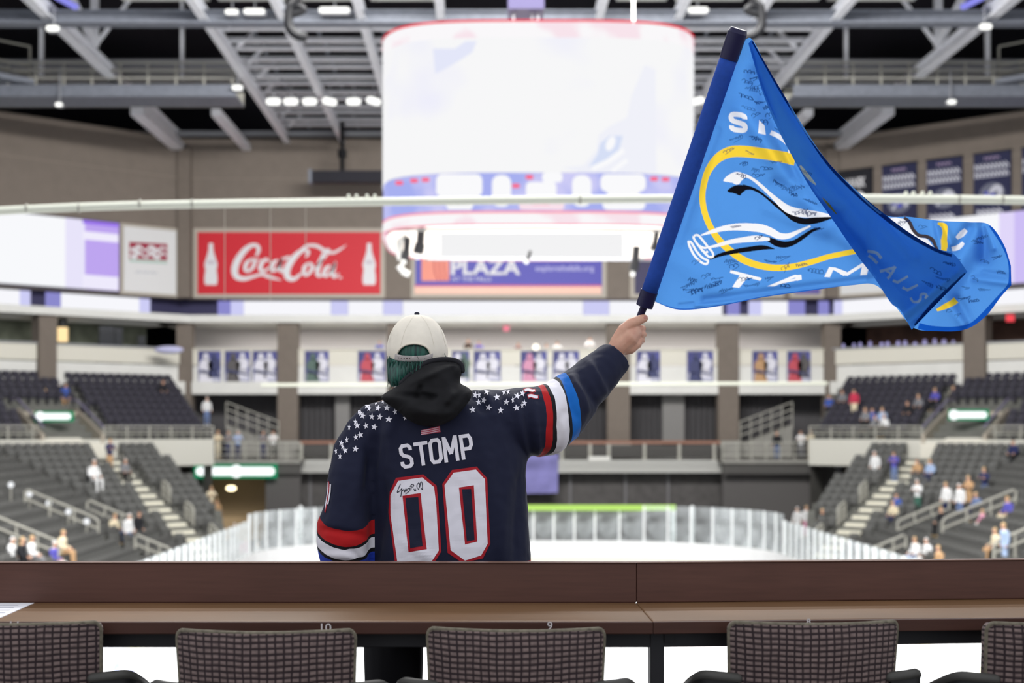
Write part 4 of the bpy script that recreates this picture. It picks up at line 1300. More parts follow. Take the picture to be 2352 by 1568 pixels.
# ================================================================ SPECTATORS
def crowd_mesh(pose):
    mb = MB()
    T = lambda pts, rs: mb.tube(pts, rs, 10, rounded=True)
    if pose == 'sit':
        hz = .5
        for s in (-1, 1):
            T([(s * .09, 0, hz), (s * .12, -.42, hz + .04)], [.09, .07]); T([(s * .12, -.43, hz + .03), (s * .12, -.46, .08)], [.065, .05]); T([(s * .12, -.44, .05), (s * .13, -.6, .04)], [.045, .04])
            T([(s * .19, .03, hz + .5), (s * .25, -.04, hz + .24), (s * .16, -.3, hz + .16)], [.07, .055, .045])
        tz = hz
        lean = -.02
    else:
        hz = .88
        for s in (-1, 1):
            T([(s * .09, 0, hz), (s * .1, -.01, .48), (s * .1, .02, .08)], [.095, .075, .05]); T([(s * .1, .02, .05), (s * .11, -.17, .04)], [.05, .04])
            if pose == 'stand':
                T([(s * .19, .02, hz + .5), (s * .26, .02, hz + .2), (s * .25, -.08, hz - .02)], [.07, .055, .045])
            else:
                T([(s * .19, .0, hz + .5), (s * .27, -.12, hz + .28), (s * .1, -.34, hz + .36)], [.07, .055, .045])
        lean = -.03
    T([(0, 0, hz + .02), (0, 0, hz + .25), (0, lean, hz + .48)], [.15, .155, .17])
    T([(-.16, lean, hz + .5), (.16, lean, hz + .5)], [.075, .075])
    T([(0, lean, hz + .54), (0, lean - .02, hz + .66)], [.06, .055])
    hc = Vector((0, lean - .03, hz + .76))
    mb.sphere(hc, .085, .1, .125, 14, 10)
    mb.sphere(hc + Vector((0, -.1, -.01)), .018, .025, .022, 8, 6)
    me = remeshed(mb, .026, 3, .5)
    for p in me.polygons:
        c = p.center
        if c.z > hz + .6:
            p.material_index = 3 if (c.z > hc.z + .045 or c.y > hc.y + .02) else 2
        elif (pose == 'sit' and (c.y < -.08 and c.z < hz + .13 or c.z < hz - .02)) or (pose != 'sit' and c.z < hz + .02):
            p.material_index = 1
            if c.z < .1: p.material_index = 3
        else:
            p.material_index = 0
        hand = (c.y < -.27 and c.z > hz + .1) if pose != 'stand' else (abs(c.x) > .2 and c.z < hz + .04 and c.z > hz - .1)
        if hand: p.material_index = 2
    me.name = 'spectator_' + pose
    for k in range(4): me.materials.append(None)
    return me, hz + .76
CM = {k: crowd_mesh(k) for k in ('sit', 'stand', 'clap')}
COLR = {'white': (236, 236, 236), 'grey': (132, 132, 136), 'black': (40, 40, 44), 'navy': (44, 50, 92), 'purple': (92, 88, 178), 'blue': (70, 96, 176), 'red': (205, 62, 88), 'tan': (196, 158, 118), 'lightblue': (170, 190, 222), 'pink': (226, 160, 186), 'jeans': (110, 128, 168), 'maroon': (110, 52, 66), 'cream': (230, 216, 186), 'green': (70, 110, 96)}
HAIR = {'b': (70, 52, 42), 'd': (38, 32, 32), 'l': (206, 176, 128), 'w': (232, 232, 232), 'n': (60, 66, 130)}
bvs = [bvh_of(STANDS[k]) for k in STANDS]
def stand_drop(p):
    best = None
    for b in bvs:
        h, n, i, d = b.ray_cast(p, Vector((0, 0, -1)))
        if h is not None and (best is None or h.z > best.z):
            best = h
    return best
def spectator(px, py, pose, shirt, legs, hair, label, Y=None, fz=None, face=None, scale=1.0):
    me, hh = CM[pose]
    hh *= scale
    foot = None
    if Y is None:
        bd = 9
        yy = 42.0
        while yy < 89:
            p = P(px, py, yy)
            h = stand_drop(p)
            if h is not None:
                d = abs(p.z - h.z - hh)
                if d < bd:
                    bd = d; foot = Vector((p.x, p.y, h.z))
            yy += .2
        if bd > .8: foot = None
        if foot is None:
            foot = P(px, py, 72); foot.z -= hh
    else:
        foot = P(px, py, Y)
        foot.z = fz if fz is not None else foot.z - hh
    o = bpy.data.objects.new('person', me)
    COL.objects.link(o)
    o.location = foot
    o.scale = (scale,) * 3
    d = Vector((AX, 52)) - Vector((foot.x, foot.y)) if face is None else Vector(face)
    o.rotation_euler = (0, 0, math.atan2(d.y, d.x) + math.pi / 2)
    ms = [M('cloth_' + shirt, COLR[shirt], .8), M('cloth_' + legs, COLR[legs], .8), M('crowd_skin', (214, 168, 142), .6), M('hair_' + hair, HAIR[hair], .7)]
    for k in range(4):
        o.material_slots[k].link = 'OBJECT'; o.material_slots[k].material = ms[k]
    return tag(o, label, 'person')
S = spectator
# left stands
S(103, 897, 'stand', 'purple', 'navy', 'l', 'person in purple standing above the left doorway sign', 81)
S(135, 886, 'stand', 'black', 'black', 'w', 'person with pale cap and dark clothes above the left doorway sign', 82)
S(150, 884, 'stand', 'blue', 'tan', 'b', 'red-faced person in blue above the left doorway sign, rightmost', 81.3)
S(374, 876, 'sit', 'black', 'black', 'd', 'person in black in the top row of the left upper stand', 86)
S(475, 915, 'stand', 'white', 'jeans', 'w', 'person in white standing on the stairs right of the left upper stand', 85.5)
S(252, 1018, 'clap', 'navy', 'tan', 'l', 'pink-faced person in navy walking down the bright left corner stairs')
S(287, 1052, 'sit', 'grey', 'black', 'w', 'white-haired person in grey right of the bright left corner stairs')
S(215, 1068, 'sit', 'white', 'white', 'w', 'person bundled in white left of the bright left corner stairs', None, None, None, 1.25)
S(295, 1178, 'stand', 'white', 'jeans', 'w', 'person in white coat standing low in the left stand')
S(318, 1175, 'stand', 'black', 'black', 'b', 'person in black beside the white coat, low in the left stand')
S(262, 1182, 'sit', 'cream', 'jeans', 'l', 'blond person seated by the low handrail of the left stand')
S(25, 1238, 'sit', 'white', 'white', 'w', 'person in white at the lower left edge of the picture')
S(48, 1240, 'sit', 'black', 'black', 'l', 'blond person in black at the lower left of the picture')
S(122, 1248, 'sit', 'purple', 'white', 'w', 'person in purple and white at the lower left')
S(142, 1228, 'sit', 'cream', 'tan', 'l', 'blond person behind the purple jersey at the lower left')
S(70, 1236, 'sit', 'white', 'grey', 'l', 'person in white, third from the lower left corner')
S(402, 1232, 'sit', 'blue', 'black', 'd', 'person in bright blue at the foot of the left corner stairs', 74)
S(385, 1240, 'sit', 'cream', 'tan', 'l', 'blond person in cream at the foot of the left corner stairs', 73)
for k, (px, py, sh, lg, ha, lb) in enumerate(((462, 1128, 'white', 'black', 'd', 'person in white below the left end of the long green sign'), (485, 1120, 'cream', 'tan', 'l', 'person in cream under the long green sign'), (498, 1150, 'tan', 'grey', 'l', 'person in tan at the tunnel mouth'), (538, 1205, 'white', 'white', 'w', 'person in white behind the far left corner glass'), (563, 1238, 'pink', 'white', 'l', 'person in pink behind the far left corner glass'), (592, 1248, 'white', 'lightblue', 'w', 'person in white and pale blue behind the far left glass'), (640, 1246, 'white', 'white', 'w', 'white-haired person behind the glass next to the thick post'))):
    S(px, py, 'clap' if k % 2 else 'stand', sh, lg, ha, lb, 80 + (k % 3) * .8)
for px, sh, lg, ha, lb in ((500, 'cream', 'cream', 'l', 'person in cream on the left corner deck'), (524, 'grey', 'navy', 'd', 'person in grey on the left corner deck'), (546, 'lightblue', 'navy', 'w', 'person in pale blue on the left corner deck'), (604, 'grey', 'navy', 'd', 'person in grey and navy on the left corner deck near the column'), (627, 'white', 'black', 'b', 'person in white on the left corner deck next to the column')):
    S(px, 1012 + random.uniform(-6, 6), 'clap', sh, lg, ha, lb, 85.5, zat(1056, 84))
# right stands
S(1962, 893, 'stand', 'red', 'cream', 'd', 'person in red standing high in the right upper stand')
S(1935, 905, 'sit', 'grey', 'black', 'b', 'person in grey left of the red jacket, right upper stand')
S(1905, 910, 'sit', 'blue', 'black', 'd', 'person in blue at the left end of the right upper stand', 86)
for px, py, sh, lb in ((1988, 937, 'grey', 'person in grey, left of three seated in the right upper stand'), (2004, 940, 'blue', 'person in blue, middle of three seated in the right upper stand'), (2027, 934, 'lightblue', 'person in pale blue, right of three seated in the right upper stand'), (2085, 930, 'black', 'person in black seated in the middle of the right upper stand'), (2110, 915, 'grey', 'person in grey seated right of the middle of the right upper stand'), (2148, 898, 'purple', 'person in purple high in the right upper stand'), (2010, 968, 'grey', 'person in grey at the rail of the right upper stand'), (2031, 966, 'white', 'person in white at the rail of the right upper stand')):
    S(px, py, 'sit', sh, 'black', random.choice('bdl'), lb)
S(2190, 890, 'stand', 'cream', 'tan', 'l', 'blond person in cream standing above the right doorway', 82)
S(1950, 970, 'clap', 'tan', 'tan', 'l', 'person in tan leaning on the rail of the right upper stand', 83)
S(1947, 1016, 'stand', 'maroon', 'black', 'l', 'person in maroon at the right end of the corner deck', 82.5)
S(1925, 1025, 'clap', 'black', 'grey', 'b', 'person in black leaning at the right end of the corner deck', 83)
S(1785, 995, 'stand', 'black', 'jeans', 'b', 'person in black and jeans standing on the right corner deck', 84.6, zat(1057, 84))
S(1840, 1003, 'clap', 'white', 'grey', 'd', 'person in white on the right corner deck', 85.2, zat(1056, 84))
S(1862, 1008, 'clap', 'cream', 'cream', 'l', 'person in cream at the middle of the right corner deck', 85.8, zat(1056, 84))
S(2010, 1038, 'stand', 'white', 'white', 'w', 'person in white at the top of the right lower stand')
S(2054, 1040, 'clap', 'purple', 'jeans', 'b', 'person in purple jersey left of the right corner stairs')
S(2137, 1060, 'sit', 'lightblue', 'navy', 'l', 'person in pale blue jersey right of the right corner stairs')
S(2107, 1055, 'sit', 'tan', 'black', 'b', 'brown-haired person beside the right corner stairs')
S(2262, 1073, 'clap', 'navy', 'jeans', 'l', 'person in navy jersey standing by the right doorway')
S(2328, 1020, 'sit', 'navy', 'black', 'b', 'person in navy at the right picture edge below the upper stand')
S(2108, 1112, 'clap', 'white', 'green', 'w', 'person in white bending over on the right stand')
S(2060, 1135, 'sit', 'blue', 'black', 'b', 'person in blue low on the right corner stairs')
S(2052, 1150, 'sit', 'cream', 'navy', 'l', 'blond person in cream low on the right corner stairs')
S(2174, 1112, 'stand', 'white', 'navy', 'l', 'person in white and navy standing behind the right handrail')
S(2205, 1116, 'stand', 'white', 'jeans', 'w', 'white-capped person in white standing behind the right handrail')
S(2226, 1100, 'clap', 'tan', 'tan', 'l', 'person in tan reaching out behind the right handrail')
S(2243, 1130, 'sit', 'jeans', 'navy', 'l', 'person in denim blue beside the right handrail')
S(2316, 1145, 'sit', 'purple', 'cream', 'l', 'blond person in purple at the right, holding something pale')
S(2258, 1172, 'sit', 'pink', 'white', 'l', 'child in pink and white on the right stand', None, None, None, .8)
S(2163, 1160, 'sit', 'black', 'black', 'l', 'blond person in black leaning on the low right handrail')
S(1890, 1172, 'clap', 'black', 'lightblue', 'l', 'blond person in black behind the right side glass', 72)
S(1832, 1168, 'stand', 'white', 'white', 'w', 'person in white behind the right corner glass', 79)
S(1853, 1165, 'stand', 'white', 'pink', 'l', 'blond person in white and pink behind the right corner glass', 78)
S(1870, 1190, 'sit', 'pink', 'white', 'l', 'person in rose behind the right corner glass', 74)
S(2309, 1214, 'stand', 'lightblue', 'lightblue', 'l', 'blond person in pale blue near the lower right edge')
S(2288, 1218, 'sit', 'cream', 'tan', 'l', 'blond person in cream near the lower right edge')
S(2103, 1238, 'sit', 'white', 'lightblue', 'l', 'blond person in white low beside the right glass')
S(2130, 1240, 'sit', 'white', 'white', 'w', 'white-haired person low beside the right glass')
S(2158, 1258, 'sit', 'tan', 'navy', 'l', 'person in tan at the counter edge on the right')
# centre suite
for px, py, sh, lb in ((1075, 782, 'black', 'person in black in the centre suite right of the cap'), (1100, 786, 'purple', 'person in purple in the centre suite'), (1190, 790, 'maroon', 'person in maroon in the centre suite'), (1280, 787, 'white', 'person in white in the centre suite'), (1255, 792, 'grey', 'person in grey in the centre suite left of the white shirt'), (1355, 778, 'white', 'person in white in the centre suite beside the forearm'), (872, 786, 'blue', 'person in blue in the suite left of the cap')):
    S(px, py, 'clap', sh, 'black', 'd', lb, 91.5, 9.6 + (zat(py, 91.5) - 1.64 - 9.6))

# round white step lights below the left handrail
for k, (px, py) in enumerate(((25, 1113), (68, 1134), (112, 1155), (157, 1175), (199, 1197))):
    best = None
    for yy in [50 + .2 * i for i in range(100)]:
        p = P(px, py, yy); h = stand_drop(p)
        if h is not None and (best is None or abs(p.z - h.z - .95) < best[0]):
            best = (abs(p.z - h.z - .95), p, h)
    p, h = best[1], best[2]
    r = empty('step_light', h)
    mb = MB(); mb.sphere(p, .13, .13, .13); mb.build('globe', E('globe_white', (250, 252, 255), 1.1), r)
    mb = MB(); mb.tube([h, p], .03, 6); mb.build('stem', RAILM, r)
    tag(r, 'round white step light below the left handrail, %s from the left' % ordn[k], 'lamp', 'step lights on the left aisle')

# ================================================================ LOGE: floor, counters, chairs
mb = MB(); mb.box(-6, 6, -3.5, 5.3, 5.6, 5.8)
struct(mb.build('floor_loge', M('loge_carpet', (58, 54, 54), .95, noise_amt=.3, nscale=40)))
def wood(name, rgb, rough, amt=.22):
    m = bpy.data.materials.new(name); m.use_nodes = True
    nt, N, K = nodes_of(m); b = N['Principled BSDF']
    tc = N.new('ShaderNodeTexCoord'); mp = N.new('ShaderNodeMapping'); mp.inputs['Scale'].default_value = (1.2, 14, 22)
    nz = N.new('ShaderNodeTexNoise'); nz.inputs['Scale'].default_value = 5; nz.inputs['Detail'].default_value = 8
    nz2 = N.new('ShaderNodeTexNoise'); nz2.inputs['Scale'].default_value = 2.2
    K.new(tc.outputs['Object'], mp.inputs[0]); K.new(mp.outputs[0], nz.inputs['Vector']); K.new(tc.outputs['Object'], nz2.inputs['Vector'])
    r = N.new('ShaderNodeValToRGB'); c = L3(rgb)
    r.color_ramp.elements[0].position = .25; r.color_ramp.elements[1].position = .75
    r.color_ramp.elements[0].color = (*[x * (1 - amt) for x in c], 1); r.color_ramp.elements[1].color = (*[x * (1 + amt) for x in c], 1)
    ad = N.new('ShaderNodeMath'); ad.operation = 'ADD'; mu = N.new('ShaderNodeMath'); mu.operation = 'MULTIPLY'; mu.inputs[1].default_value = .5
    K.new(nz.outputs['Fac'], ad.inputs[0]); K.new(nz2.outputs['Fac'], ad.inputs[1]); K.new(ad.outputs[0], mu.inputs[0]); K.new(mu.outputs[0], r.inputs['Fac'])
    K.new(r.outputs[0], b.inputs['Base Color'])
    b.inputs['Roughness'].default_value = rough
    b.inputs['Specular IOR Level'].default_value = .25
    return m
WOODF = wood('counter_wood_upright', (88, 60, 52), .42)
WOODT = wood('counter_wood_lit_top', (118, 88, 60), .4)  # top coloured lighter than the upright for the light falling on it
WOODE = wood('counter_wood_edge', (72, 46, 38), .5)
GUN = M('gunmetal_frame', (44, 44, 47), .5, .2)
ZT = zat(1426, 3.65)         # worktop height
YF, YB = 3.65, 4.04
ZU = zat(1292, YB)           # top of the upright board
seam = Vector((xat(1499, 3.65), 3.65))
def counter(rot, x0, x1, label, joint):
    """x along the counter measured from the seam, y into the hall"""
    R = Matrix.Translation((seam.x, seam.y, 0)) @ Matrix.Rotation(rot, 4, 'Z')
    r = empty('drink_counter', R @ Vector(((x0 + x1) / 2, .2, 5.8)))
    def bx(name, a0, a1, y0, y1, z0, z1, mat, bev=.004):
        mb = MB(); mb.box(a0, a1, y0, y1, z0, z1)
        mb.v = [tuple(R @ Vector((v[0] + (v[1] * math.tan(rot) if v[0] == x0 and rot else 0), v[1], v[2]))) for v in mb.v]
        o = mb.build(name, mat, r)
        if bev:
            bv = o.modifiers.new('b', 'BEVEL'); bv.width = bev; bv.segments = 2
        return o
    bx('worktop', x0, x1, .004, .40, ZT - .028, ZT, WOODT)
    bx('front_edge', x0, x1, -.012, .004, ZT - .032, ZT - .001, WOODE, .002)
    bx('upright_board', x0, x1, .385, .415, ZT, ZU, WOODF)
    bx('highlight_strip', x0, x1, .38, .42, ZU, ZU + .002, M('edge_highlight', (120, 92, 80), .4), 0)  # paler strip paints the thin highlight along the top edge
    bx('steel_beam', x0, x1, .05, .11, ZT - .075, ZT - .028, GUN, .002)
    return r, bx
cl, bxl = counter(0.0, -4.2, -.0002, 'left', 0)
tag(cl, 'long dark wood drink counter across the foreground, left of the seam', 'counter')
cr, bxr = counter(math.radians(4.6), .0002, 3.6, 'right', 0)
tag(cr, 'dark wood drink counter across the foreground, right of the seam', 'counter')
bxl('support_post', -.0, .036, .05, .11, 5.8, ZT - .028, GUN, .002)
bxl('hole_patch', .036, .062, .045, .05, ZT - .062, ZT - .038, BLACK, 0)  # black patch painted in for the dark hole beside the post
for px in (470, 1130):
    bxl('support_post', xat(px, 3.7) - seam.x - .02, xat(px, 3.7) - seam.x + .02, .22, .26, 5.8, ZT - .028, GUN, .002)
bxr('support_post', 1.9, 1.94, .05, .11, 5.8, ZT - .028, GUN, .002)
# seat numbers on the front edge
def seat_no(s, px, py0, py1, wpx, root, Y):
    sf = Surf(plane=(Vector((0, Y, 0)), Vector((0, -1, 0))))
    mb = MB(); V, Fc = text_box(s, px - wpx / 2, py0, px + wpx / 2, py1, .01); sf.lay(mb, V, Fc, .0005); mb.build('seat_number', M('number_grey', (214, 208, 208), .6), root)
seat_no('11', 33, 1426, 1440, 20, cl, 3.6375)
seat_no('10', 749, 1431, 1450, 24, cl, 3.6375)
seat_no('9', 1263, 1427, 1446, 12, cl, 3.6375)
seat_no('8', 1857, 1420, 1434, 10, cr, 3.667)
# crumbs of wear on the top
# paper at the left edge
mb = MB(); mb.prism([(xat(-60, 3.75), 3.70, ZT), (xat(4, 3.72), 3.715, ZT), (xat(71, 4.0), 4.03, ZT), (xat(-60, 4.0), 4.03, ZT)], (0, 0, .0015))
pp = empty('paper_sheet', (xat(10, 3.9), 3.9, ZT))
mb.build('sheet', M('paper_white', (240, 240, 246), .8), pp)
for k in range(4):
    y = 3.80 + k * .055
    mb = MB(); mb.box(xat(-40, y), xat(10 + k * 10, y), y, y + .012, ZT + .0016, ZT + .0019); mb.build('printed_line', M('paper_grey', (176, 178, 190), .8), pp)
tag(pp, 'white printed sheet of paper on the counter at the left edge', 'paper')

# ---- chairs
def weave():
    m = bpy.data.materials.new('woven_check_fabric'); m.use_nodes = True
    nt, N, K = nodes_of(m); b = N['Principled BSDF']
    uv = N.new('ShaderNodeUVMap'); sp = N.new('ShaderNodeSeparateXYZ')
    nz = N.new('ShaderNodeTexNoise'); nz.inputs['Scale'].default_value = 3.5; nz.inputs['Detail'].default_value = 2
    K.new(uv.outputs[0], nz.inputs['Vector'])
    mxv = N.new('ShaderNodeVectorMath'); mxv.operation = 'MULTIPLY_ADD'
    K.new(nz.outputs['Color'], mxv.inputs[0]); mxv.inputs[1].default_value = (.03, .03, 0); K.new(uv.outputs[0], mxv.inputs[2])
    K.new(mxv.outputs[0], sp.inputs[0])
    def mth(op, a, bb=None):
        n = N.new('ShaderNodeMath'); n.operation = op
        for i, v in enumerate((a, bb)):
            if v is None: continue
            if isinstance(v, (int, float)): n.inputs[i].default_value = v
            else: K.new(v, n.inputs[i])
        return n.outputs[0]
    def tri(src, freq, lo, soft):
        f = mth('FRACT', mth('MULTIPLY', src, freq))
        d = mth('ABSOLUTE', mth('SUBTRACT', f, .5))
        mr = N.new('ShaderNodeMapRange'); mr.inputs[1].default_value = lo - soft; mr.inputs[2].default_value = lo + soft; mr.inputs[3].default_value = 1; mr.inputs[4].default_value = 0
        K.new(d, mr.inputs[0]); return mr.outputs[0]
    gx = tri(sp.outputs[0], 22, .38, .08); gy = tri(sp.outputs[1], 34, .29, .14)
    g = mth('MULTIPLY', gx, gy)
    nz3 = N.new('ShaderNodeTexNoise'); nz3.inputs['Scale'].default_value = 26; K.new(uv.outputs[0], nz3.inputs['Vector'])
    g = mth('MULTIPLY', g, mth('ADD', mth('MULTIPLY', nz3.outputs['Fac'], 1.0), .35))
    r = N.new('ShaderNodeValToRGB')
    r.color_ramp.elements[0].color = (*L3((42, 29, 33)), 1); r.color_ramp.elements[1].color = (*L3((134, 116, 112)), 1)
    K.new(g, r.inputs[0]); K.new(r.outputs[0], b.inputs['Base Color'])
    bp = N.new('ShaderNodeBump'); bp.inputs['Strength'].default_value = .5; bp.inputs['Distance'].default_value = .003
    K.new(g, bp.inputs['Height']); K.new(bp.outputs[0], b.inputs['Normal'])
    b.inputs['Roughness'].default_value = .9
    return m
WEAVE = weave()
def chair_proto():
    r = empty('upholstered_chair', (0, 0, 0))
    HW, ZB, ZTc = .215, .42, .818      # half width, foot and head of the back
    def S3(u, v, t):                    # u -1..1, v 0..1, t thickness 0..1
        wv = HW * (0.93 + .07 * v)
        x = wv * u
        y = .062 * u * u - .05 * (v - 1) * 0 - .07 * (1 - v) * .0 + .05 * (1 - v) + .035 * t
        return Vector((x, y, ZB + (ZTc - ZB) * v))
    # rounded rectangle outline in (u, v)
    NU, NV_ = 28, 24
    def warp(u, v):
        # pull the corners in
        cu, cv = .07, .055
        if v > 1 - cv and abs(u) > 1 - cu:
            dx, dy = (abs(u) - (1 - cu)) / cu, (v - (1 - cv)) / cv
            m = max(dx, dy); l = math.hypot(dx, dy)
            if l > 0:
                k = m / l
                u = math.copysign(1 - cu + dx * k * cu, u); v = 1 - cv + dy * k * cv
        return u, v
    me = bpy.data.meshes.new('backrest')
    V, Fc, UV = [], [], []
    us = [-1, -.985, -.97, -.955, -.94] + [-.9 + 1.8 * i / NU for i in range(NU + 1)] + [.94, .955, .97, .985, 1]
    vs = [i / NV_ * .93 for i in range(NV_ + 1)] + [.95, .965, .98, .99, 1.0]
    for t in (0, 1):
        for v in vs:
            for u in us:
                a, b = warp(u, v)
                p = S3(a, b, t)
                if t == 0:
                    p.y -= .012 * (1 - a ** 6) * (1 - (2 * b - 1) ** 6)
                V.append(p); UV.append((u * .5 + .5, v * .82))
    nu, nv = len(us), len(vs)
    for t in (0, 1):
        o = t * nu * nv
        for j in range(nv - 1):
            for i in range(nu - 1):
                q = (o + j * nu + i, o + j * nu + i + 1, o + (j + 1) * nu + i + 1, o + (j + 1) * nu + i)
                Fc.append(q if t == 0 else q[::-1])
    rim = [j * nu for j in range(nv)] + [(nv - 1) * nu + i for i in range(1, nu)] + [j * nu + nu - 1 for j in range(nv - 2, -1, -1)]
    for k in range(len(rim) - 1):
        a, b = rim[k], rim[k + 1]
        Fc.append((a, b, b + nu * nv, a + nu * nv))
    me.from_pydata([tuple(v) for v in V], [], Fc)
    ul = me.uv_layers.new(name='UVMap')
    for lp in me.loops:
        ul.data[lp.index].uv = UV[lp.vertex_index]
    me.polygons.foreach_set('use_smooth', [True] * len(me.polygons))
    back = link('backrest', me, WEAVE, (0, 0, 0), r)
    mb = MB(); mb.tube([V[i] + Vector((0, .006, 0)) for i in rim], .0062, 8)
    pm = M('beige_piping', (112, 106, 92), .9, noise_amt=.35, nscale=60)
    mb.build('piping', pm, back, True)
    # seat
    mb = MB(); rings = []
    for z, k in ((.36, .9), (.38, 1.0), (.43, 1.0), (.45, .93)):
        rings.append([(.22 * k * (abs(math.cos(a)) ** .5) * math.copysign(1, math.cos(a)), .26 + .21 * k * (abs(math.sin(a)) ** .5) * math.copysign(1, math.sin(a)), z) for a in [2 * math.pi * i / 28 for i in range(28)]])
    mb.loft(rings); mb.build('seat', M('seat_fabric', (60, 50, 48), .9), r, True)
    # tub arms: a rim and a black shell below it
    for s in (-1, 1):
        pts = spline([(s * .195, .065, .677), (s * .240, .070, .681), (s * .275, .10, .679), (s * .290, .17, .652), (s * .288, .33, .59)], 5)
        mb = MB(); mb.loft([[(x, y, z) for x, y, z in pts], [(x, y, .44 + (z - .69) * .5) for x, y, z in pts]], False, 0, False)
        mb2 = MB(); mb2.v = mb.v; mb2.f = mb.f; mb2.mi = mb.mi
        o = mb2.build('arm_shell', M('black_shell', (20, 20, 21), .55), r, True)
        so = o.modifiers.new('s', 'SOLIDIFY'); so.thickness = .02; so.offset = 0
        mb = MB(); mb.tube(pts, .0135, 8, rounded=True); mb.build('arm_rim', M('arm_rim_grey', (74, 73, 70), .5), r, True)
    mb = MB(); mb.tube([(0, .26, .03), (0, .26, .37)], .03, 10); mb.build('column', GUN, r)
    mb = MB(); mb.tube([(0, .26, 0), (0, .26, .02), (0, .26, .035)], [.2, .2, .05], 20); mb.build('base', GUN, r)
    return r
ch0 = chair_proto()
chairs = ((14, 3.38, 0.0, 1437, 'patterned chair cut by the left picture edge'), (601, 3.40, 0.0, 1456, 'patterned chair second from left, under the counter number ten'), (1185, 3.40, -.02, 1452, 'patterned chair in the middle, in front of the jersey'), (1886, 3.46, .05, 1436, 'patterned chair right of the counter seam'), (2486, 3.42, .12, 1436, 'patterned chair cut by the right picture edge'))
allch = []
for i, (px, Y, rz, yt, lb) in enumerate(chairs):
    allch.append(ch0 if i == 0 else copy_tree(ch0))
for c, (px, Y, rz, yt, lb) in zip(allch, chairs):
    Y = 1574.7 / (yt - 990)
    c.location = (xat(px, Y), Y, 5.8)
    c.rotation_euler = (0, 0, rz)
    tag(c, lb, 'chair', 'patterned chairs at the drink counter')

# ================================================================ THE PERSON
PYd = 4.45
SKIN = None
def skin_mat():
    m = bpy.data.materials.new('skin'); m.use_nodes = True
    nt, N, K = nodes_of(m); b = N['Principled BSDF']
    b.inputs['Base Color'].default_value = (*L3((208, 152, 130)), 1); b.inputs['Roughness'].default_value = .5
    b.inputs['Subsurface Weight'].default_value = .15; b.inputs['Subsurface Radius'].default_value = (.01, .004, .002)
    tc = N.new('ShaderNodeTexCoord'); nz = N.new('ShaderNodeTexNoise'); nz.inputs['Scale'].default_value = 45
    K.new(tc.outputs['Object'], nz.inputs['Vector'])
    r = N.new('ShaderNodeValToRGB'); r.color_ramp.elements[0].color = (*L3((206, 144, 122)), 1); r.color_ramp.elements[1].color = (*L3((230, 186, 160)), 1)
    K.new(nz.outputs['Fac'], r.inputs[0]); K.new(r.outputs[0], b.inputs['Base Color'])
    return m
SKIN = skin_mat()
def T(mb, pts, n=14):
    """tapered limb through (px, py, Y, radius in px)"""
    mb.tube([P(p[0], p[1], p[2]) for p in pts], [p[3] / F * p[2] for p in pts], n, rounded=True)
HY = 4.70
body = MB()
# legs on the loge floor, trunk, arms, neck and head
for cx in (905, 1075):
    x = xat(cx, 4.5)
    body.tube([(x * 1.0, 4.5, 6.66), (x, 4.48, 6.28), (x, 4.52, 5.9)], [.085, .062, .045], 12, rounded=True)
    body.tube([(x, 4.51, 5.85), (x + (.03 if cx > 1000 else -.03), 4.68, 5.84)], [.045, .038], 10, rounded=True)
T(body, [(985, 1300, 4.5, 85), (990, 1200, 4.5, 95), (1000, 1080, 4.48, 105), (1000, 980, 4.47, 95)], 18)
T(body, [(885, 965, 4.47, 48), (1110, 950, 4.47, 50)])
T(body, [(868, 985, 4.47, 38), (818, 1100, 4.46, 33), (800, 1220, 4.5, 27), (800, 1330, 4.5, 24), (803, 1370, 4.52, 24)])
T(body, [(803, 1370, 4.52, 20), (806, 1395, 4.53, 18), (812, 1420, 4.54, 10)])
T(body, [(1120, 955, 4.47, 42), (1215, 960, 4.5, 36), (1290, 940, 4.55, 33), (1355, 880, 4.64, 27), (1405, 818, HY, 22), (1414, 806, HY, 21)])
# right hand: palm, thumb, four fingers closed round the stick
T(body, [(1410, 808, HY, 21), (1426, 790, HY, 24), (1444, 772, HY, 26), (1452, 764, HY + .004, 22)])
T(body, [(1426, 806, HY + .006, 12), (1447, 799, HY + .01, 15), (1462, 788, HY + .012, 13)])
T(body, [(1415, 786, HY - .004, 15), (1432, 757, HY - .012, 14), (1450, 742, HY - .014, 12.5), (1468, 735, HY - .010, 11.5), (1479, 731, HY - .004, 10)])
for k, (kx, ky, r_) in enumerate(((1466, 752, 7.2), (1467, 766, 7.6), (1464, 780, 7.2), (1456, 792, 6.2))):
    T(body, [(kx - 12, ky, HY + .008, r_ + 1.5), (kx + 6, ky + 1, HY + .02, r_ + .6), (kx + 12, ky + 2, HY + .045, r_), (kx + 2, ky + 1, HY + .066, r_), (kx - 16, ky - 1, HY + .062, r_ - .6), (kx - 27, ky - 2, HY + .045, r_ - 1)], 10)
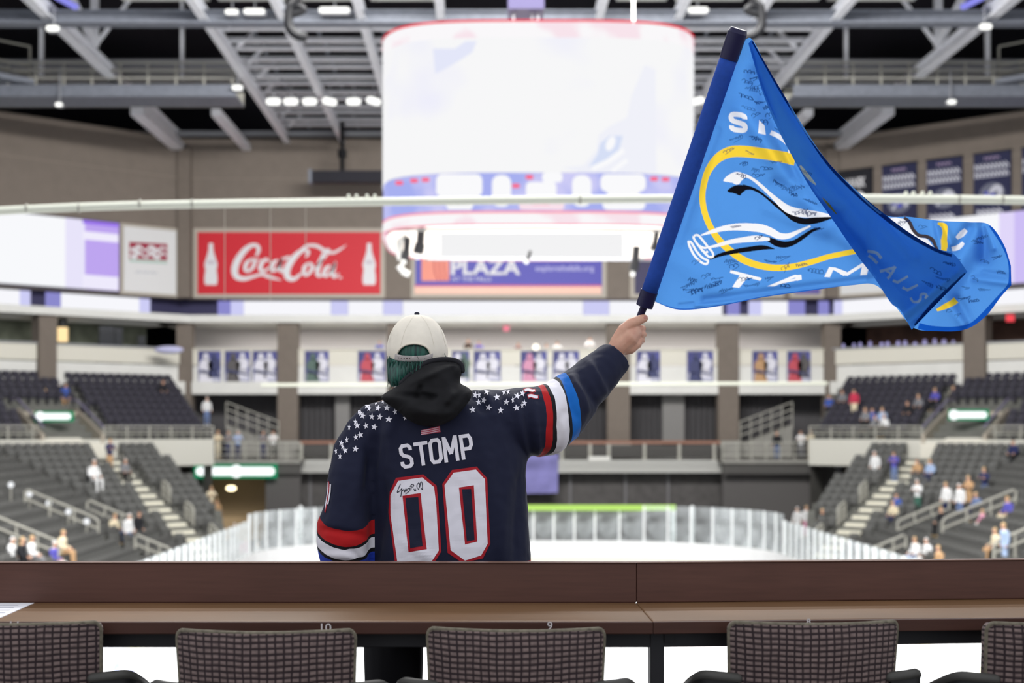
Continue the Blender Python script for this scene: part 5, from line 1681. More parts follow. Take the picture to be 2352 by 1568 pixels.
# neck, head, face (looking up the ice, turned a little to the left)
T(body, [(985, 930, 4.48, 46), (968, 880, 4.47, 42), (962, 850, 4.46, 42)])
hc = P(957, 813, 4.47)
body.sphere(hc, .079, .098, .118, 20, 14)
body.sphere(hc + Vector((-.02, .07, -.06)), .055, .045, .055, 14, 10)          # jaw
body.sphere(hc + Vector((-.03, .115, -.105)), .022, .02, .02, 10, 8)           # chin
body.tube([hc + Vector((-.022, .098, .0)), hc + Vector((-.028, .128, -.035))], [.009, .014], 8, rounded=True)   # nose
for s in (-1, 1):
    body.sphere(hc + Vector((-.022 + s * .034, .092, -.002)), .014, .01, .009, 8, 6)   # eyes
    body.sphere(hc + Vector((s * .082, .012, -.012)), .012, .024, .034, 8, 8)          # ears
body.tube([hc + Vector((-.048, .105, -.072)), hc + Vector((-.006, .112, -.072))], [.007, .008], 8, rounded=True)   # mouth
T(body, [(918, 872, 4.55, 16), (908, 884, 4.56, 13)])
person = place_mesh('person', remeshed(body, .0038, 3, .5), [SKIN])
tag(person, 'person in navy number 00 hockey jersey and white cap, seen from behind, raising a flag', 'person')
# thumb nail
hs = Surf(bvh=bvh_of(person))
mb = MB(); hs.poly(mb, ell(1482, 729, 4.5, 3.4, 12, -.3), .0006, 3); mb.build('thumb_nail', M('nail_pink', (200, 138, 124), .35), person)

# ---- trousers and shoes
tr = MB()
for cx in (905, 1075):
    x = xat(cx, 4.5)
    tr.tube([(x, 4.5, 6.74), (x, 4.48, 6.3), (x, 4.5, 5.9), (x, 4.5, 5.87)], [.104, .092, .08, .08], 16)
tr.tube([(xat(990, 4.5), 4.5, 6.62), (xat(990, 4.5), 4.5, 6.86)], [.16, .17], 20)
place_mesh('trousers', remeshed(tr, .009, 6, .5), [M('black_trousers', (22, 22, 27), .8)], person)
for cx, dx in ((905, -.03), (1075, .03)):
    x = xat(cx, 4.5)
    sh = MB(); sh.tube([(x, 4.42, 5.845), (x, 4.52, 5.85), (x + dx, 4.66, 5.84), (x + dx, 4.7, 5.835)], [.045, .05, .042, .03], 12, rounded=True)
    sh.v = [(a, b, max(c, 5.8)) for a, b, c in sh.v]
    sh.build('shoe', M('shoe_black', (30, 30, 32), .5), person, True)

# ---- jersey: trunk and sleeves fused into one cloth surface
jb = MB()
trunk = [(898, 945, 1060, .06, 4.45), (912, 905, 1092, .085, 4.45), (930, 868, 1130, .105, 4.45), (955, 838, 1172, .125, 4.45), (990, 822, 1196, .14, 4.455), (1050, 838, 1208, .150, 4.46), (1120, 848, 1211, .156, 4.465), (1200, 852, 1214, .160, 4.47), (1290, 852, 1219, .164, 4.475), (1400, 850, 1222, .170, 4.48), (1432, 848, 1222, .172, 4.48)]
rings = []
for y, xl, xr, hd, Yc in trunk:
    c = (xl + xr) / 2; hw = (xr - xl) / 2
    ring = []
    for i in range(40):
        a = 2 * math.pi * i / 40
        cx, sy = math.cos(a), math.sin(a)
        k = (abs(cx) ** 2.6 + abs(sy) ** 2.6) ** (-1 / 2.6)
        ring.append(P(c + hw * k * cx, y, Yc) + Vector((0, hd * k * sy, 0)))
    rings.append(ring)
jb.loft(rings)
T(jb, [(905, 950, 4.45, 40), (866, 968, 4.45, 48), (845, 995, 4.45, 52), (820, 1042, 4.44, 55), (808, 1094, 4.415, 54), (799, 1162, 4.405, 55), (792, 1206, 4.40, 63), (791, 1243, 4.40, 63), (794, 1289, 4.41, 56), (800, 1345, 4.46, 48), (803, 1368, 4.47, 46)], 22)
ARM = [(1105, 955, 4.45, 62), (1160, 968, 4.46, 76), (1205, 970, 4.475, 80), (1251, 966, 4.50, 83), (1282, 946, 4.53, 74), (1308, 922, 4.565, 64), (1350, 880, 4.62, 54), (1385, 847, 4.66, 47)]
T(jb, ARM, 24)
jb.tube([P(x, y, Y) for x, y, Y, r in ARM[-2:]] + [P(1410, 822, 4.69), P(1414, 818, 4.693)], [54 / F * 4.62, 47 / F * 4.66, 42 / F * 4.69, 41 / F * 4.69], 24)
jm = remeshed(jb, .0062, 5, .5)
# hand-placed folds: (x0, y0, x1, y1, width px, height m)
folds = [(1120, 905, 1135, 960, 9, .007), (1150, 900, 1165, 945, 8, -.006), (1100, 900, 1112, 945, 9, -.006), (1180, 905, 1215, 1060, 10, .006), (1205, 905, 1222, 1050, 8, -.006), (1225, 905, 1238, 1045, 7, .005),
         (1310, 860, 1350, 950, 10, .009), (1330, 850, 1372, 930, 9, -.008), (1352, 830, 1392, 905, 9, .007), (1300, 880, 1325, 960, 8, -.006), (1285, 870, 1300, 940, 8, .006), (1295, 940, 1275, 1010, 10, -.006),
         (870, 960, 845, 1120, 12, -.010), (890, 1000, 862, 1290, 16, -.012), (900, 960, 880, 1120, 12, .007), (835, 1010, 812, 1170, 14, .006), (1195, 1090, 1185, 1290, 12, -.007), (1165, 1080, 1150, 1290, 14, .005),
         (860, 940, 800, 1010, 9, .006), (840, 950, 790, 1030, 8, -.005), (740, 1215, 840, 1230, 7, -.006), (745, 1272, 840, 1280, 9, .006), (800, 1262, 830, 1285, 7, -.007), (1110, 1010, 1160, 1290, 18, .005), (930, 1240, 1000, 1290, 14, .004)]
def fold_disp(v):
    x, y = PX(v)
    h = 0
    for x0, y0, x1, y1, wd, am in folds:
        dx, dy = x1 - x0, y1 - y0
        t = max(0, min(1, ((x - x0) * dx + (y - y0) * dy) / (dx * dx + dy * dy)))
        d2 = (x - x0 - t * dx) ** 2 + (y - y0 - t * dy) ** 2
        if d2 < wd * wd * 6:
            h += am * math.exp(-d2 / (wd * wd)) * (.35 + .65 * math.sin(math.pi * min(1, max(0, t)) ) ** .5)
    return h
jm.update()
nr = [v.normal.copy() for v in jm.vertices]
for v, n_ in zip(jm.vertices, nr):
    q = v.co
    h = 1.6 * fold_disp(q) + .0045 * noise.noise(Vector((q.x * 16, q.y * 16, q.z * 6))) + .0018 * noise.noise(q * 40)
    v.co = q + n_ * h
# stripes by distance along each sleeve axis
aR0, aR1 = P(1251, 966, 4.50), P(1308, 922, 4.565)
def jersey_mat():
    m = bpy.data.materials.new('navy_jersey_with_sleeve_stripes'); m.use_nodes = True
    nt, N, K = nodes_of(m); b = N['Principled BSDF']
    geo = N.new('ShaderNodeNewGeometry')
    nz = N.new('ShaderNodeTexNoise'); nz.inputs['Scale'].default_value = 12; K.new(geo.outputs['Position'], nz.inputs['Vector'])
    def mth(op, a, bb=None, c=None):
        n = N.new('ShaderNodeMath'); n.operation = op
        for i, v in enumerate((a, bb, c)):
            if v is None: continue
            if isinstance(v, (int, float)): n.inputs[i].default_value = v
            else: K.new(v, n.inputs[i])
        return n.outputs[0]
    wob = mth('MULTIPLY', mth('SUBTRACT', nz.outputs['Fac'], .5), .012)
    sp = N.new('ShaderNodeSeparateXYZ'); K.new(geo.outputs['Position'], sp.inputs[0])
    X, Yv, Z = sp.outputs
    navy = L3((27, 31, 54)); blk = L3((22, 22, 28))
    def ramp(q, span, stops):
        r = N.new('ShaderNodeValToRGB'); r.color_ramp.interpolation = 'CONSTANT'
        mr = N.new('ShaderNodeMapRange'); mr.inputs[1].default_value = span[0]; mr.inputs[2].default_value = span[1]
        K.new(q, mr.inputs[0]); K.new(mr.outputs[0], r.inputs[0])
        e = r.color_ramp.elements
        while len(e) < len(stops): e.new(.5)
        for el, (p, c) in zip(e, stops):
            el.position = (p - span[0]) / (span[1] - span[0]); el.color = (*c, 1)
        return r.outputs[0]
    red, wht, blu = L3((182, 26, 30)), L3((236, 234, 242)), L3((18, 108, 198))
    # right sleeve: coordinate along the arm, rings leaning away from the camera
    d = Vector((1, 0, -.0)); 
    # q = x + k1*(z) + k2*(Y)
    qR = mth('ADD', mth('ADD', X, mth('MULTIPLY', mth('SUBTRACT', Z, aR0.z), mth('ADD', RK[0], mth('MULTIPLY', mth('SUBTRACT', X, aR0.x), 1.6)))), mth('MULTIPLY', mth('SUBTRACT', Yv, 4.5), RK[1]))
    qR = mth('ADD', qR, wob)
    x_ = lambda px: xat(px, 4.44)
    cR = ramp(qR, (0.0, .6), [(0, navy), (x_(1257) + RK[2], red), (x_(1275) + RK[2], blk), (x_(1286) + RK[2], wht), (x_(1318) + RK[2], blk), (x_(1329) + RK[2], blu), (x_(1356) + RK[2], navy)])
    # left sleeve
    qL = mth('ADD', mth('SUBTRACT', mth('MULTIPLY', Z, -1), mth('MULTIPLY', mth('SUBTRACT', Yv, 4.315), -.42)), mth('ADD', wob, mth('MULTIPLY', mth('MAXIMUM', mth('SUBTRACT', xat(795, 4.34), X), 0), .22)))
    z_ = lambda py: -zat(py, 4.32)
    cL = ramp(qL, (-6.95, -6.45), [(-6.95, navy), (z_(1223), red), (z_(1256), blk), (z_(1264), wht), (z_(1291), blk), (z_(1300), L3((40, 70, 190))), (z_(1330), navy)])
    mR = mth('GREATER_THAN', X, xat(1218, 4.5))
    mL = mth('LESS_THAN', X, xat(857, 4.34))
    m1 = N.new('ShaderNodeMix'); m1.data_type = 'RGBA'; m1.inputs[6].default_value = (*navy, 1); K.new(mR, m1.inputs[0]); K.new(cR, m1.inputs[7])
    m2 = N.new('ShaderNodeMix'); m2.data_type = 'RGBA'; K.new(mL, m2.inputs[0]); K.new(m1.outputs[2], m2.inputs[6]); K.new(cL, m2.inputs[7])
    # red hem at the right side vent
    hem = mth('MULTIPLY', mth('LESS_THAN', Z, zat(1288, 4.4)), mth('MULTIPLY', mth('GREATER_THAN', X, xat(1180, 4.4)), mth('LESS_THAN', X, xat(1240, 4.4))))
    m3 = N.new('ShaderNodeMix'); m3.data_type = 'RGBA'; K.new(hem, m3.inputs[0]); K.new(m2.outputs[2], m3.inputs[6]); m3.inputs[7].default_value = (*L3((170, 30, 40)), 1)
    K.new(m3.outputs[2], b.inputs['Base Color'])
    b.inputs['Roughness'].default_value = .75; b.inputs['Sheen Weight'].default_value = .06; b.inputs['Specular IOR Level'].default_value = .2
    nb = N.new('ShaderNodeTexNoise'); nb.inputs['Scale'].default_value = 700; K.new(geo.outputs['Position'], nb.inputs['Vector'])
    bp = N.new('ShaderNodeBump'); bp.inputs['Strength'].default_value = .15; bp.inputs['Distance'].default_value = .001
    K.new(nb.outputs['Fac'], bp.inputs['Height']); K.new(bp.outputs[0], b.inputs['Normal'])
    return m
RK = (.03, .28, -.039)
jersey = place_mesh('jersey', jm, [jersey_mat()], person)
JS = Surf(bvh=bvh_of(jersey))
JW = M('jersey_white_print', (238, 236, 246), .6); JR = M('jersey_red_print', (176, 24, 40), .6); JN = M('jersey_navy_print', (27, 31, 54), .75)
# stars
zs = lambda x, y: (750 + x / 7.127, 890 + y / 7.127)
left_stars = [(990, 335, 1), (1020, 520, 1.1), (875, 480, .9), (845, 340, .85), (745, 475, .85), (785, 645, 1), (650, 625, .85), (505, 625, 1), (595, 460, .9), (665, 305, .9), (700, 345, .7), (810, 245, .6), (560, 420, .7), (530, 395, .5), (475, 565, .6), (375, 650, .45), (555, 775, 1), (480, 815, .75), (335, 855, .6), (245, 910, .7), (265, 970, .55), (310, 1030, .85), (475, 1005, .95), (160, 1040, .45), (225, 1125, .6), (1125, 400, .7), (1285, 490, .6), (925, 220, .5)]
mbs = []
rng = random.Random(5)
def star(cx, cy, r, sx):
    mb = MB(); JS.poly(mb, star2d(cx, cy, r, rng.uniform(-.25, .25), sx), .0014, 4)
    if mb.f: mb.build('star', JW, jersey)
for x, y, sx in left_stars:
    a, b = zs(x, y); star(a, b, 8.2, sx)
zr = lambda x, y: (1030 + x / 6.82, 870 + y / 6.82)
for x, y, sx in ((375, 485, 1), (470, 365, .85), (555, 335, .8), (600, 205, .9), (755, 290, 1), (635, 450, 1), (815, 495, .9), (910, 365, 1), (1065, 455, 1), (1075, 270, 1), (1190, 380, .8), (1160, 230, .9), (420, 255, .8), (480, 255, .7), (550, 135, .8), (870, 210, .7), (935, 205, .6), (1010, 330, .5), (1150, 415, .5)):
    a, b = zr(x, y); star(a, b, 8.2, sx)
# shoulder bars on the right sleeve and the sliver of the left sleeve number
mb = MB(); JS.rib(mb, spline([(1203, 898, 9), (1213, 895, 9), (1222, 898, 9), (1230, 897, 7)], 4), 8, .0014); JS.rib(mb, spline([(1212, 911, 10), (1221, 909, 10), (1229, 912, 10), (1237, 912, 8)], 4), 8, .0014); mb.build('shoulder_bar', JR, jersey)
mb = MB(); JS.rib(mb, spline([(1205, 897.5, 5.5), (1213, 895.5, 5.5), (1222, 898, 5.5), (1228, 897, 5)], 4), 8, .002); JS.rib(mb, spline([(1214, 910.5, 6.5), (1221, 909.5, 6.5), (1229, 912, 6.5), (1235, 912, 5)], 4), 8, .002); mb.build('shoulder_bar', JW, jersey)
mb = MB(); JS.poly(mb, [(754, 1104), (757, 1106), (758, 1120), (752, 1160), (748, 1178), (746, 1175), (748, 1160), (752, 1125)], .0014, 4); mb.build('sleeve_number', JR, jersey)
mb = MB(); JS.poly(mb, [(754, 1107), (756, 1108), (756, 1122), (750, 1160), (748, 1172), (748, 1160), (753, 1125)], .002, 4); JS.rib(mb, [(760, 1112), (759, 1130), (754, 1158)], 3, .002); mb.build('sleeve_number', JW, jersey)
# flag patch
mb = MB(); JS.poly(mb, [(967, 988), (1010, 978), (1012, 992), (968, 999)], .0012, 6); mb.build('patch', M('patch_red', (190, 72, 92), .7), jersey)
mb = MB()
for k in range(3): JS.rib(mb, densify([(967, 989.5 + k * 4), (985, 986.5 + k * 4), (1011, 980.5 + k * 4.2)], 6, False), 1.9, .0018)
mb.build('patch_stripes', M('patch_white', (226, 190, 202), .7), jersey)
# block letters
GL = {'S': [[(.94, .72), (.94, .84), (.74, .94), (.26, .94), (.08, .84), (.08, .64), (.24, .54), (.76, .44), (.92, .34), (.92, .16), (.74, .06), (.26, .06), (.06, .16), (.06, .28)]],
      'T': [[(0, .93), (1, .93)], [(.5, .9), (.5, 0)]],
      'O': [[(.28, .94), (.72, .94), (.9, .82), (.9, .18), (.72, .06), (.28, .06), (.1, .18), (.1, .82), (.28, .94)]],
      'M': [[(.08, 0), (.08, 1)], [(.92, 0), (.92, 1)], [(.1, .96), (.5, .3)], [(.9, .96), (.5, .3)]],
      'P': [[(.12, 0), (.12, 1)], [(.1, .93), (.74, .93), (.9, .8), (.9, .55), (.74, .42), (.1, .42)]],
      'F': [[(.12, 0), (.12, 1)], [(.1, .92), (1, .92)], [(.1, .48), (.8, .48)]],
      'A': [[(.02, 0), (.42, 1)], [(.98, 0), (.58, 1)], [(.36, .93), (.64, .93)], [(.2, .3), (.8, .3)]],
      'L': [[(.12, 1), (.12, .06)], [(.0, .08), (.95, .08)]],
      'I': [[(.5, 0), (.5, 1)]]}
def glyph(mb, surf, ch, org, ux, uy, wd, off=.0018, step=5):
    """org = lower left corner, ux / uy = vectors of the letter's width and height, in picture points"""
    for st in GL[ch]:
        pts = [(org[0] + ux[0] * a + uy[0] * b, org[1] + ux[1] * a + uy[1] * b) for a, b in st]
        closed = pts[0] == pts[-1] and len(pts) > 2
        V, Q = ribbon2d(pts[:-1] if closed else pts, wd, closed)
        # refine
        bm = bmesh.new(); bv = [bm.verts.new((x, y, 0)) for x, y in V]
        for q in Q: bm.faces.new([bv[i] for i in q])
        for _ in range(3):
            es = [e for e in bm.edges if e.calc_length() > step]
            if es: bmesh.ops.subdivide_edges(bm, edges=es, cuts=1, use_grid_fill=True)
        bmesh.ops.triangulate(bm, faces=bm.faces)
        bm.verts.index_update()
        surf.lay(mb, [(v.co.x, v.co.y) for v in bm.verts], [tuple(v.index for v in f.verts) for f in bm.faces], off)
        bm.free()
for ch, bl, br, tl in (('S', (925, 1076), (950, 1072), (917, 1022)), ('T', (957, 1071), (989, 1066), (949, 1017)), ('O', (990, 1066), (1017, 1062), (984, 1009)), ('M', (1023, 1062), (1054, 1057), (1016, 1004)), ('P', (1062, 1056), (1089, 1052), (1054, 999))):
    mb = MB(); glyph(mb, JS, ch, bl, (br[0] - bl[0], br[1] - bl[1]), (tl[0] - bl[0], tl[1] - bl[1]), 8.2); mb.build('name_letter', JW, jersey)
# numbers
for outer, wht, h1, h2 in (([(910, 1097), (972, 1089), (1003, 1115), (1007, 1158), (1014, 1266), (990, 1303), (910, 1310), (893, 1176), (896, 1129)], [(915, 1104), (970, 1096), (997, 1118), (1002, 1158), (1008, 1264), (986, 1297), (915, 1303), (898, 1183), (898, 1136)], [(925, 1138), (966, 1132), (980, 1261), (939, 1267)], [(932, 1143), (961, 1141), (971, 1254), (943, 1258)]),
                           ([(1038, 1079), (1095, 1071), (1119, 1098), (1126, 1248), (1109, 1282), (1062, 1292), (1028, 1269), (1016, 1111)], [(1042, 1085), (1093, 1078), (1114, 1100), (1120, 1248), (1105, 1275), (1068, 1287), (1035, 1263), (1021, 1114)], [(1054, 1119), (1088, 1114), (1096, 1243), (1068, 1250)], [(1061, 1123), (1082, 1122), (1090, 1239), (1072, 1243)])):
    for k, (pl, mt, nm) in enumerate(((outer, JR, 'number_border'), (wht, JW, 'number_digit'), (h1, JR, 'number_border'), (h2, JN, 'number_centre'))):
        mb = MB(); JS.poly(mb, pl, .0012 + .0007 * k, 7); mb.build(nm, mt, jersey)
# pen signature
zq = lambda x, y: (720 + x / 4.438, 1050 + y / 4.438)
INK = M('pen_ink', (40, 40, 56), .5)
mb = MB()
for st in ([(890, 268), (858, 350), (872, 352), (905, 318), (900, 350), (893, 400)], [(905, 345), (925, 325), (932, 350), (945, 320), (955, 345)], [(955, 325), (985, 312), (975, 345), (940, 372)], [(985, 300), (1005, 275), (1025, 285), (1010, 305)], [(1002, 290), (995, 340)], [(1025, 320), (1035, 345)], [(1038, 318), (1045, 342)], [(1060, 320), (1055, 285), (1075, 260), (1085, 290), (1068, 330)], [(1085, 300), (1095, 250), (1108, 262), (1112, 325), (1095, 310)]):
    JS.rib(mb, densify(spline([zq(*p) for p in st], 4), 3, False), 1.6, .0030)
mb.build('signature', INK, jersey)

# ---- black hood lying on the shoulders
hood_o = [(922, 880), (934, 868), (953, 851), (974, 836), (995, 828), (1022, 825), (1045, 828), (1059, 837), (1062, 851), (1057, 868), (1058, 880), (1072, 888), (1083, 897), (1083, 907), (1078, 920), (1057, 947), (1038, 964), (1009, 977), (984, 979), (957, 974), (930, 958), (913, 943), (888, 926), (876, 914), (881, 905), (904, 891)]
ho = spline(hood_o, 3, True)
V2, F2 = fill2d(ho, 4.0)
bd = densify(ho, 4.0)
def bdist(p):
    return min(math.hypot(p[0] - q[0], p[1] - q[1]) for q in bd)
hfolds = [(915, 905, 990, 915, 7, -.010), (965, 890, 958, 910, 6, -.008), (940, 875, 1000, 860, 10, .006), (1040, 850, 1046, 890, 8, -.012), (1052, 880, 1030, 920, 9, .008), (900, 925, 1000, 950, 14, .006), (970, 905, 1000, 912, 5, -.008), (1066, 900, 1030, 935, 8, -.006), (928, 885, 1050, 833, 6, .006)]
def hd(p):
    d = bdist(p)
    t = min(1, d / 34)
    h = math.sqrt(max(0, 1 - (1 - t) ** 2))
    e = 0
    for x0, y0, x1, y1, wd, am in hfolds:
        dx, dy = x1 - x0, y1 - y0
        k = max(0, min(1, ((p[0] - x0) * dx + (p[1] - y0) * dy) / (dx * dx + dy * dy)))
        d2 = (p[0] - x0 - k * dx) ** 2 + (p[1] - y0 - k * dy) ** 2
        e += am * math.exp(-d2 / (wd * wd)) * t
    return h, e
front, backv = [], []
for p in V2:
    h, e = hd(p); e *= 1.9
    base = 4.40 - .10 * min(1, max(0, (p[1] - 830) / 120))
    front.append(P(p[0], p[1], base - .075 * h - e + .004 * noise.noise(Vector((p[0] / 18, p[1] / 18, 0)))))
    backv.append(P(p[0], p[1], base + .05 * h + .003))
mb = MB(); mb.add(front, F2); mb.add(backv, [tuple(reversed(f)) for f in F2])
hood = mb.build('hood', M('black_hood_cloth', (20, 20, 23), .9, noise_amt=.2, nscale=30, bump=.1), person, True)
bm = bmesh.new(); bm.from_mesh(hood.data); bmesh.ops.remove_doubles(bm, verts=bm.verts, dist=.0032); bmesh.ops.recalc_face_normals(bm, faces=bm.faces); bm.to_mesh(hood.data); bm.free()
mb = MB(); mb.tube([P(x, y, 4.365) for x, y in spline(hood_o[0:9], 4)], .008, 8, rounded=True); mb.build('hood_rim', M('black_hood_rim', (36, 36, 41), .85), hood, True)

# ---- cap
CC = P(959, 800, 4.47)
prof = [(718, 0.5), (719.5, 14), (722, 24), (727, 34), (735, 44), (746, 53), (758, 60), (772, 65.5), (786, 69), (798, 70.8), (808, 71), (818, 69.5), (826, 67), (831, 64)]
pf = spline(prof, 5)
def cap_pt(y, r, a, k=1.0):
    rr = r / F * 4.45 * k
    # the cap leans a little left at the top
    lean = -1.5 * (1 - (y - 718) / 112)
    return Vector((xat(959 + lean, 4.47) + rr * math.cos(a), 4.475 + rr * 1.22 * math.sin(a), zat(y, 4.40) + (.0 if k == 1 else 0)))
NA = 128
mb = MB(); mb.loft([[cap_pt(y, r, 2 * math.pi * i / NA) for i in range(NA)] for y, r in pf], False)
CAPB = BVHTree.FromPolygons([Vector(v) for v in mb.v], mb.f)
CS = Surf(bvh=CAPB)
arch = [(912, 815), (916, 805), (924, 797), (935, 791.5), (950, 789.5), (965, 791), (977, 796), (985, 804), (989, 815)]
cap = MB()
keep = []
for f in mb.f:
    c = sum((Vector(mb.v[i]) for i in f), Vector()) / len(f)
    if c.y < 4.46 and inside(PX(c), spline(arch, 3) + [(989, 833), (912, 833)]):
        continue
    keep.append(f)
cap.v = mb.v; cap.f = keep; cap.mi = [0] * len(keep)
CAPM = M('cream_cap_cotton', (242, 235, 220), .85, noise_amt=.04, nscale=30, bump=.15)
cap_o = cap.build('cap', CAPM, person, True)
so = cap_o.modifiers.new('s', 'SOLIDIFY'); so.thickness = .002
mb = MB(); pts = [CS.at(x, y, .001) for x, y in densify(spline(arch, 4), 3, False)]
mb.tube([p for p in pts if p], .0028, 6); mb.build('arch_binding', M('cap_binding', (228, 220, 204), .85), cap_o, True)
mb = MB(); CS.poly(mb, [(909, 812), (925, 815.5), (950, 817), (975, 815.5), (993, 811), (992, 825), (975, 829.5), (950, 831), (925, 829.5), (908, 825)], .002, 4); st = mb.build('strap', M('cap_strap', (196, 190, 188), .5), cap_o, True, False)
so = st.modifiers.new('s', 'SOLIDIFY'); so.thickness = .0015
mb = MB()
for k in range(5): CS.poly(mb, ell(917 + k * 6.2, 820.5 + k * .5, 1.3, 1.0, 8), .0042, 2)
mb.build('strap_hole', M('strap_hole', (70, 40, 44), .6), st)
mb = MB()
for k in range(6): CS.poly(mb, ell(966 + k * 4.6, 823 - k * .7, .9, .9, 8), .0042, 2)
CS.rib(mb, [(958, 817), (962, 824), (958, 830)], 1.2, .0042); mb.build('strap_stud', M('strap_stud', (140, 134, 134), .5), st)
mb = MB(); mb.sphere(cap_pt(718, 0, 0) + Vector((0, 0, .003)), .0085, .0085, .006, 12, 8); mb.build('button', M('cap_button', (34, 34, 52), .6), cap_o, True)
for pl in ([(957, 719), (944, 735), (930, 760), (920, 795)], [(959, 719), (975, 735), (988, 760), (997, 795)], [(957, 719), (925, 727), (905, 750), (893, 790)], [(960, 719), (995, 730), (1012, 755), (1024, 795)]):
    mb = MB(); CS.rib(mb, densify(spline(pl, 4), 4, False), 1.0, .0004); mb.build('seam', M('cap_seam', (226, 219, 203), .85), cap_o)
# brim, pointing up the ice
mb = MB(); br = []
for t in range(2):
    br.append([Vector((CC.x - .01 + .078 * math.cos(math.pi * i / 16), 4.57 + .085 * math.sin(math.pi * i / 16) * 1.0 + (0 if t == 0 else 0), zat(818, 4.47) - .012 - .018 * math.cos(math.pi * i / 16 * 2 - math.pi) * .5 - .003 * t)) for i in range(17)])
mb.add(br[0] + br[1], [tuple(range(17)), tuple(reversed(range(17, 34)))] + [(i, i + 17, i + 18, i + 1) for i in range(16)]); mb.build('brim', CAPM, cap_o)

# ---- hair: a cap of hair inside the hat and locks below it
hm = bpy.data.materials.new('teal_hair'); hm.use_nodes = True
nt, N, K = nodes_of(hm); b = N['Principled BSDF']
tc = N.new('ShaderNodeTexCoord'); mp = N.new('ShaderNodeMapping'); mp.inputs['Scale'].default_value = (60, 60, 4)
nz = N.new('ShaderNodeTexNoise'); nz.inputs['Scale'].default_value = 3
K.new(tc.outputs['Object'], mp.inputs[0]); K.new(mp.outputs[0], nz.inputs['Vector'])
r = N.new('ShaderNodeValToRGB'); r.color_ramp.elements[0].position = .3; r.color_ramp.elements[1].position = .72
r.color_ramp.elements[0].color = (*L3((8, 32, 38)), 1); r.color_ramp.elements[1].color = (*L3((36, 104, 88)), 1)
K.new(nz.outputs['Fac'], r.inputs[0]); K.new(r.outputs[0], b.inputs['Base Color']); b.inputs['Roughness'].default_value = .45
hair = MB()
hair.loft([[cap_pt(y + 3, r_ * .94, 2 * math.pi * i / 48, 1) for i in range(48)] for y, r_ in prof] + [[cap_pt(y, r_, 2 * math.pi * i / 48, 1) for i in range(48)] for y, r_ in ((846, 58), (860, 48))], True)
rng = random.Random(11)
# mass of hair falling at the back and left of the head
hr = []
for y, xl, xr, dp in ((815, 893, 1024, .075), (830, 890, 1020, .082), (848, 889, 1000, .090), (864, 890, 975, .088), (876, 893, 950, .076), (888, 899, 930, .055)):
    c = (xl + xr) / 2; hw = (xr - xl) / 2
    hr.append([P(c + hw * math.cos(a), y, 4.455) + Vector((0, dp * math.sin(a), 0)) for a in [2 * math.pi * i / 40 for i in range(40)]])
hair.loft(hr)
def lock(px, py, Y, ln, dx, wd):
    pts = []
    for k in range(7):
        t = k / 6
        pts.append(P(px + dx * t * t + 1.5 * math.sin(t * 4 + px), py + ln * t, Y + .004 * math.sin(t * 3 + px * .7)))
    hair.tube(pts, [wd * (1 - .75 * (k / 6) ** 2) for k in range(7)], 5, flat=.6, rounded=True)
for k in range(260):
    px = rng.uniform(891, 1024)
    a = (px - 957) / 67
    Y = 4.455 - .092 * math.sqrt(max(0, 1 - a * a))
    mx = max(6, 70 - max(0, px - 915) * .55)
    lock(px, rng.uniform(829, 836), Y - rng.uniform(0, .003), rng.uniform(.6, 1) * mx, rng.uniform(-4, 4), rng.uniform(.0011, .0021))
for k in range(50):
    px = rng.uniform(889, 908)
    lock(px, rng.uniform(814, 826), 4.44 + rng.uniform(-.03, .05), rng.uniform(45, 72), rng.uniform(-3, 7), rng.uniform(.0011, .002))
for k in range(10):
    lock(rng.uniform(1014, 1026), rng.uniform(808, 816), 4.43 + rng.uniform(-.02, .05), rng.uniform(14, 24), rng.uniform(-1, 5), rng.uniform(.0016, .003))
hair.build('hair', hm, person, True)

# ================================================================ THE FLAG
def pole_Y(py): return 4.40 + .31 * (py - 80) / 640.0
fg = empty('waving_flag', P(1470, 720, pole_Y(720)))
PTOP, PBOT = (1697, 66), (1480, 703)
def pole_pt(t): # along the pole, 0 bottom, 1 top
    x = PBOT[0] + (PTOP[0] - PBOT[0]) * t; y = PBOT[1] + (PTOP[1] - PBOT[1]) * t
    return P(x, y, pole_Y(y))
NVY = M('navy_grip_tape', (30, 28, 66), .4)
mb = MB(); mb.tube([pole_pt(.0), pole_pt(.055)], [19.5 / F * 4.7, 20 / F * 4.7], 48); mb.build('lower_collar', NVY, fg, False)
mb = MB(); mb.tube([pole_pt(.89), pole_pt(.985), pole_pt(1.0)], [22 / F * 4.4, 22.5 / F * 4.4, 19 / F * 4.4], 48); mb.build('top_cap', NVY, fg, False)
SLEEVE = M('blue_foam_sleeve', (34, 76, 170), .8, noise_amt=.08, nscale=60)
mb = MB(); mb.tube([pole_pt(.03 + .89 * k / 10) for k in range(11)], [18.5 / F * 4.69] * 5 + [19.5 / F * 4.6] * 3 + [20.5 / F * 4.45] * 3, 24); mb.build('pole_sleeve', SLEEVE, fg, True)
hb = (1441, 800)
hp = [P(1480, 702, pole_Y(703)), P(1464, 742, HY + .036), P(hb[0], hb[1], HY + .036)]
mb = MB(); mb.tube(hp, 8.2 / F * 4.71, 32); mb.build('handle', NVY, fg, False)
tag(fg, 'blue team flag with yellow ring emblem waving from a thick blue pole held aloft', 'flag')

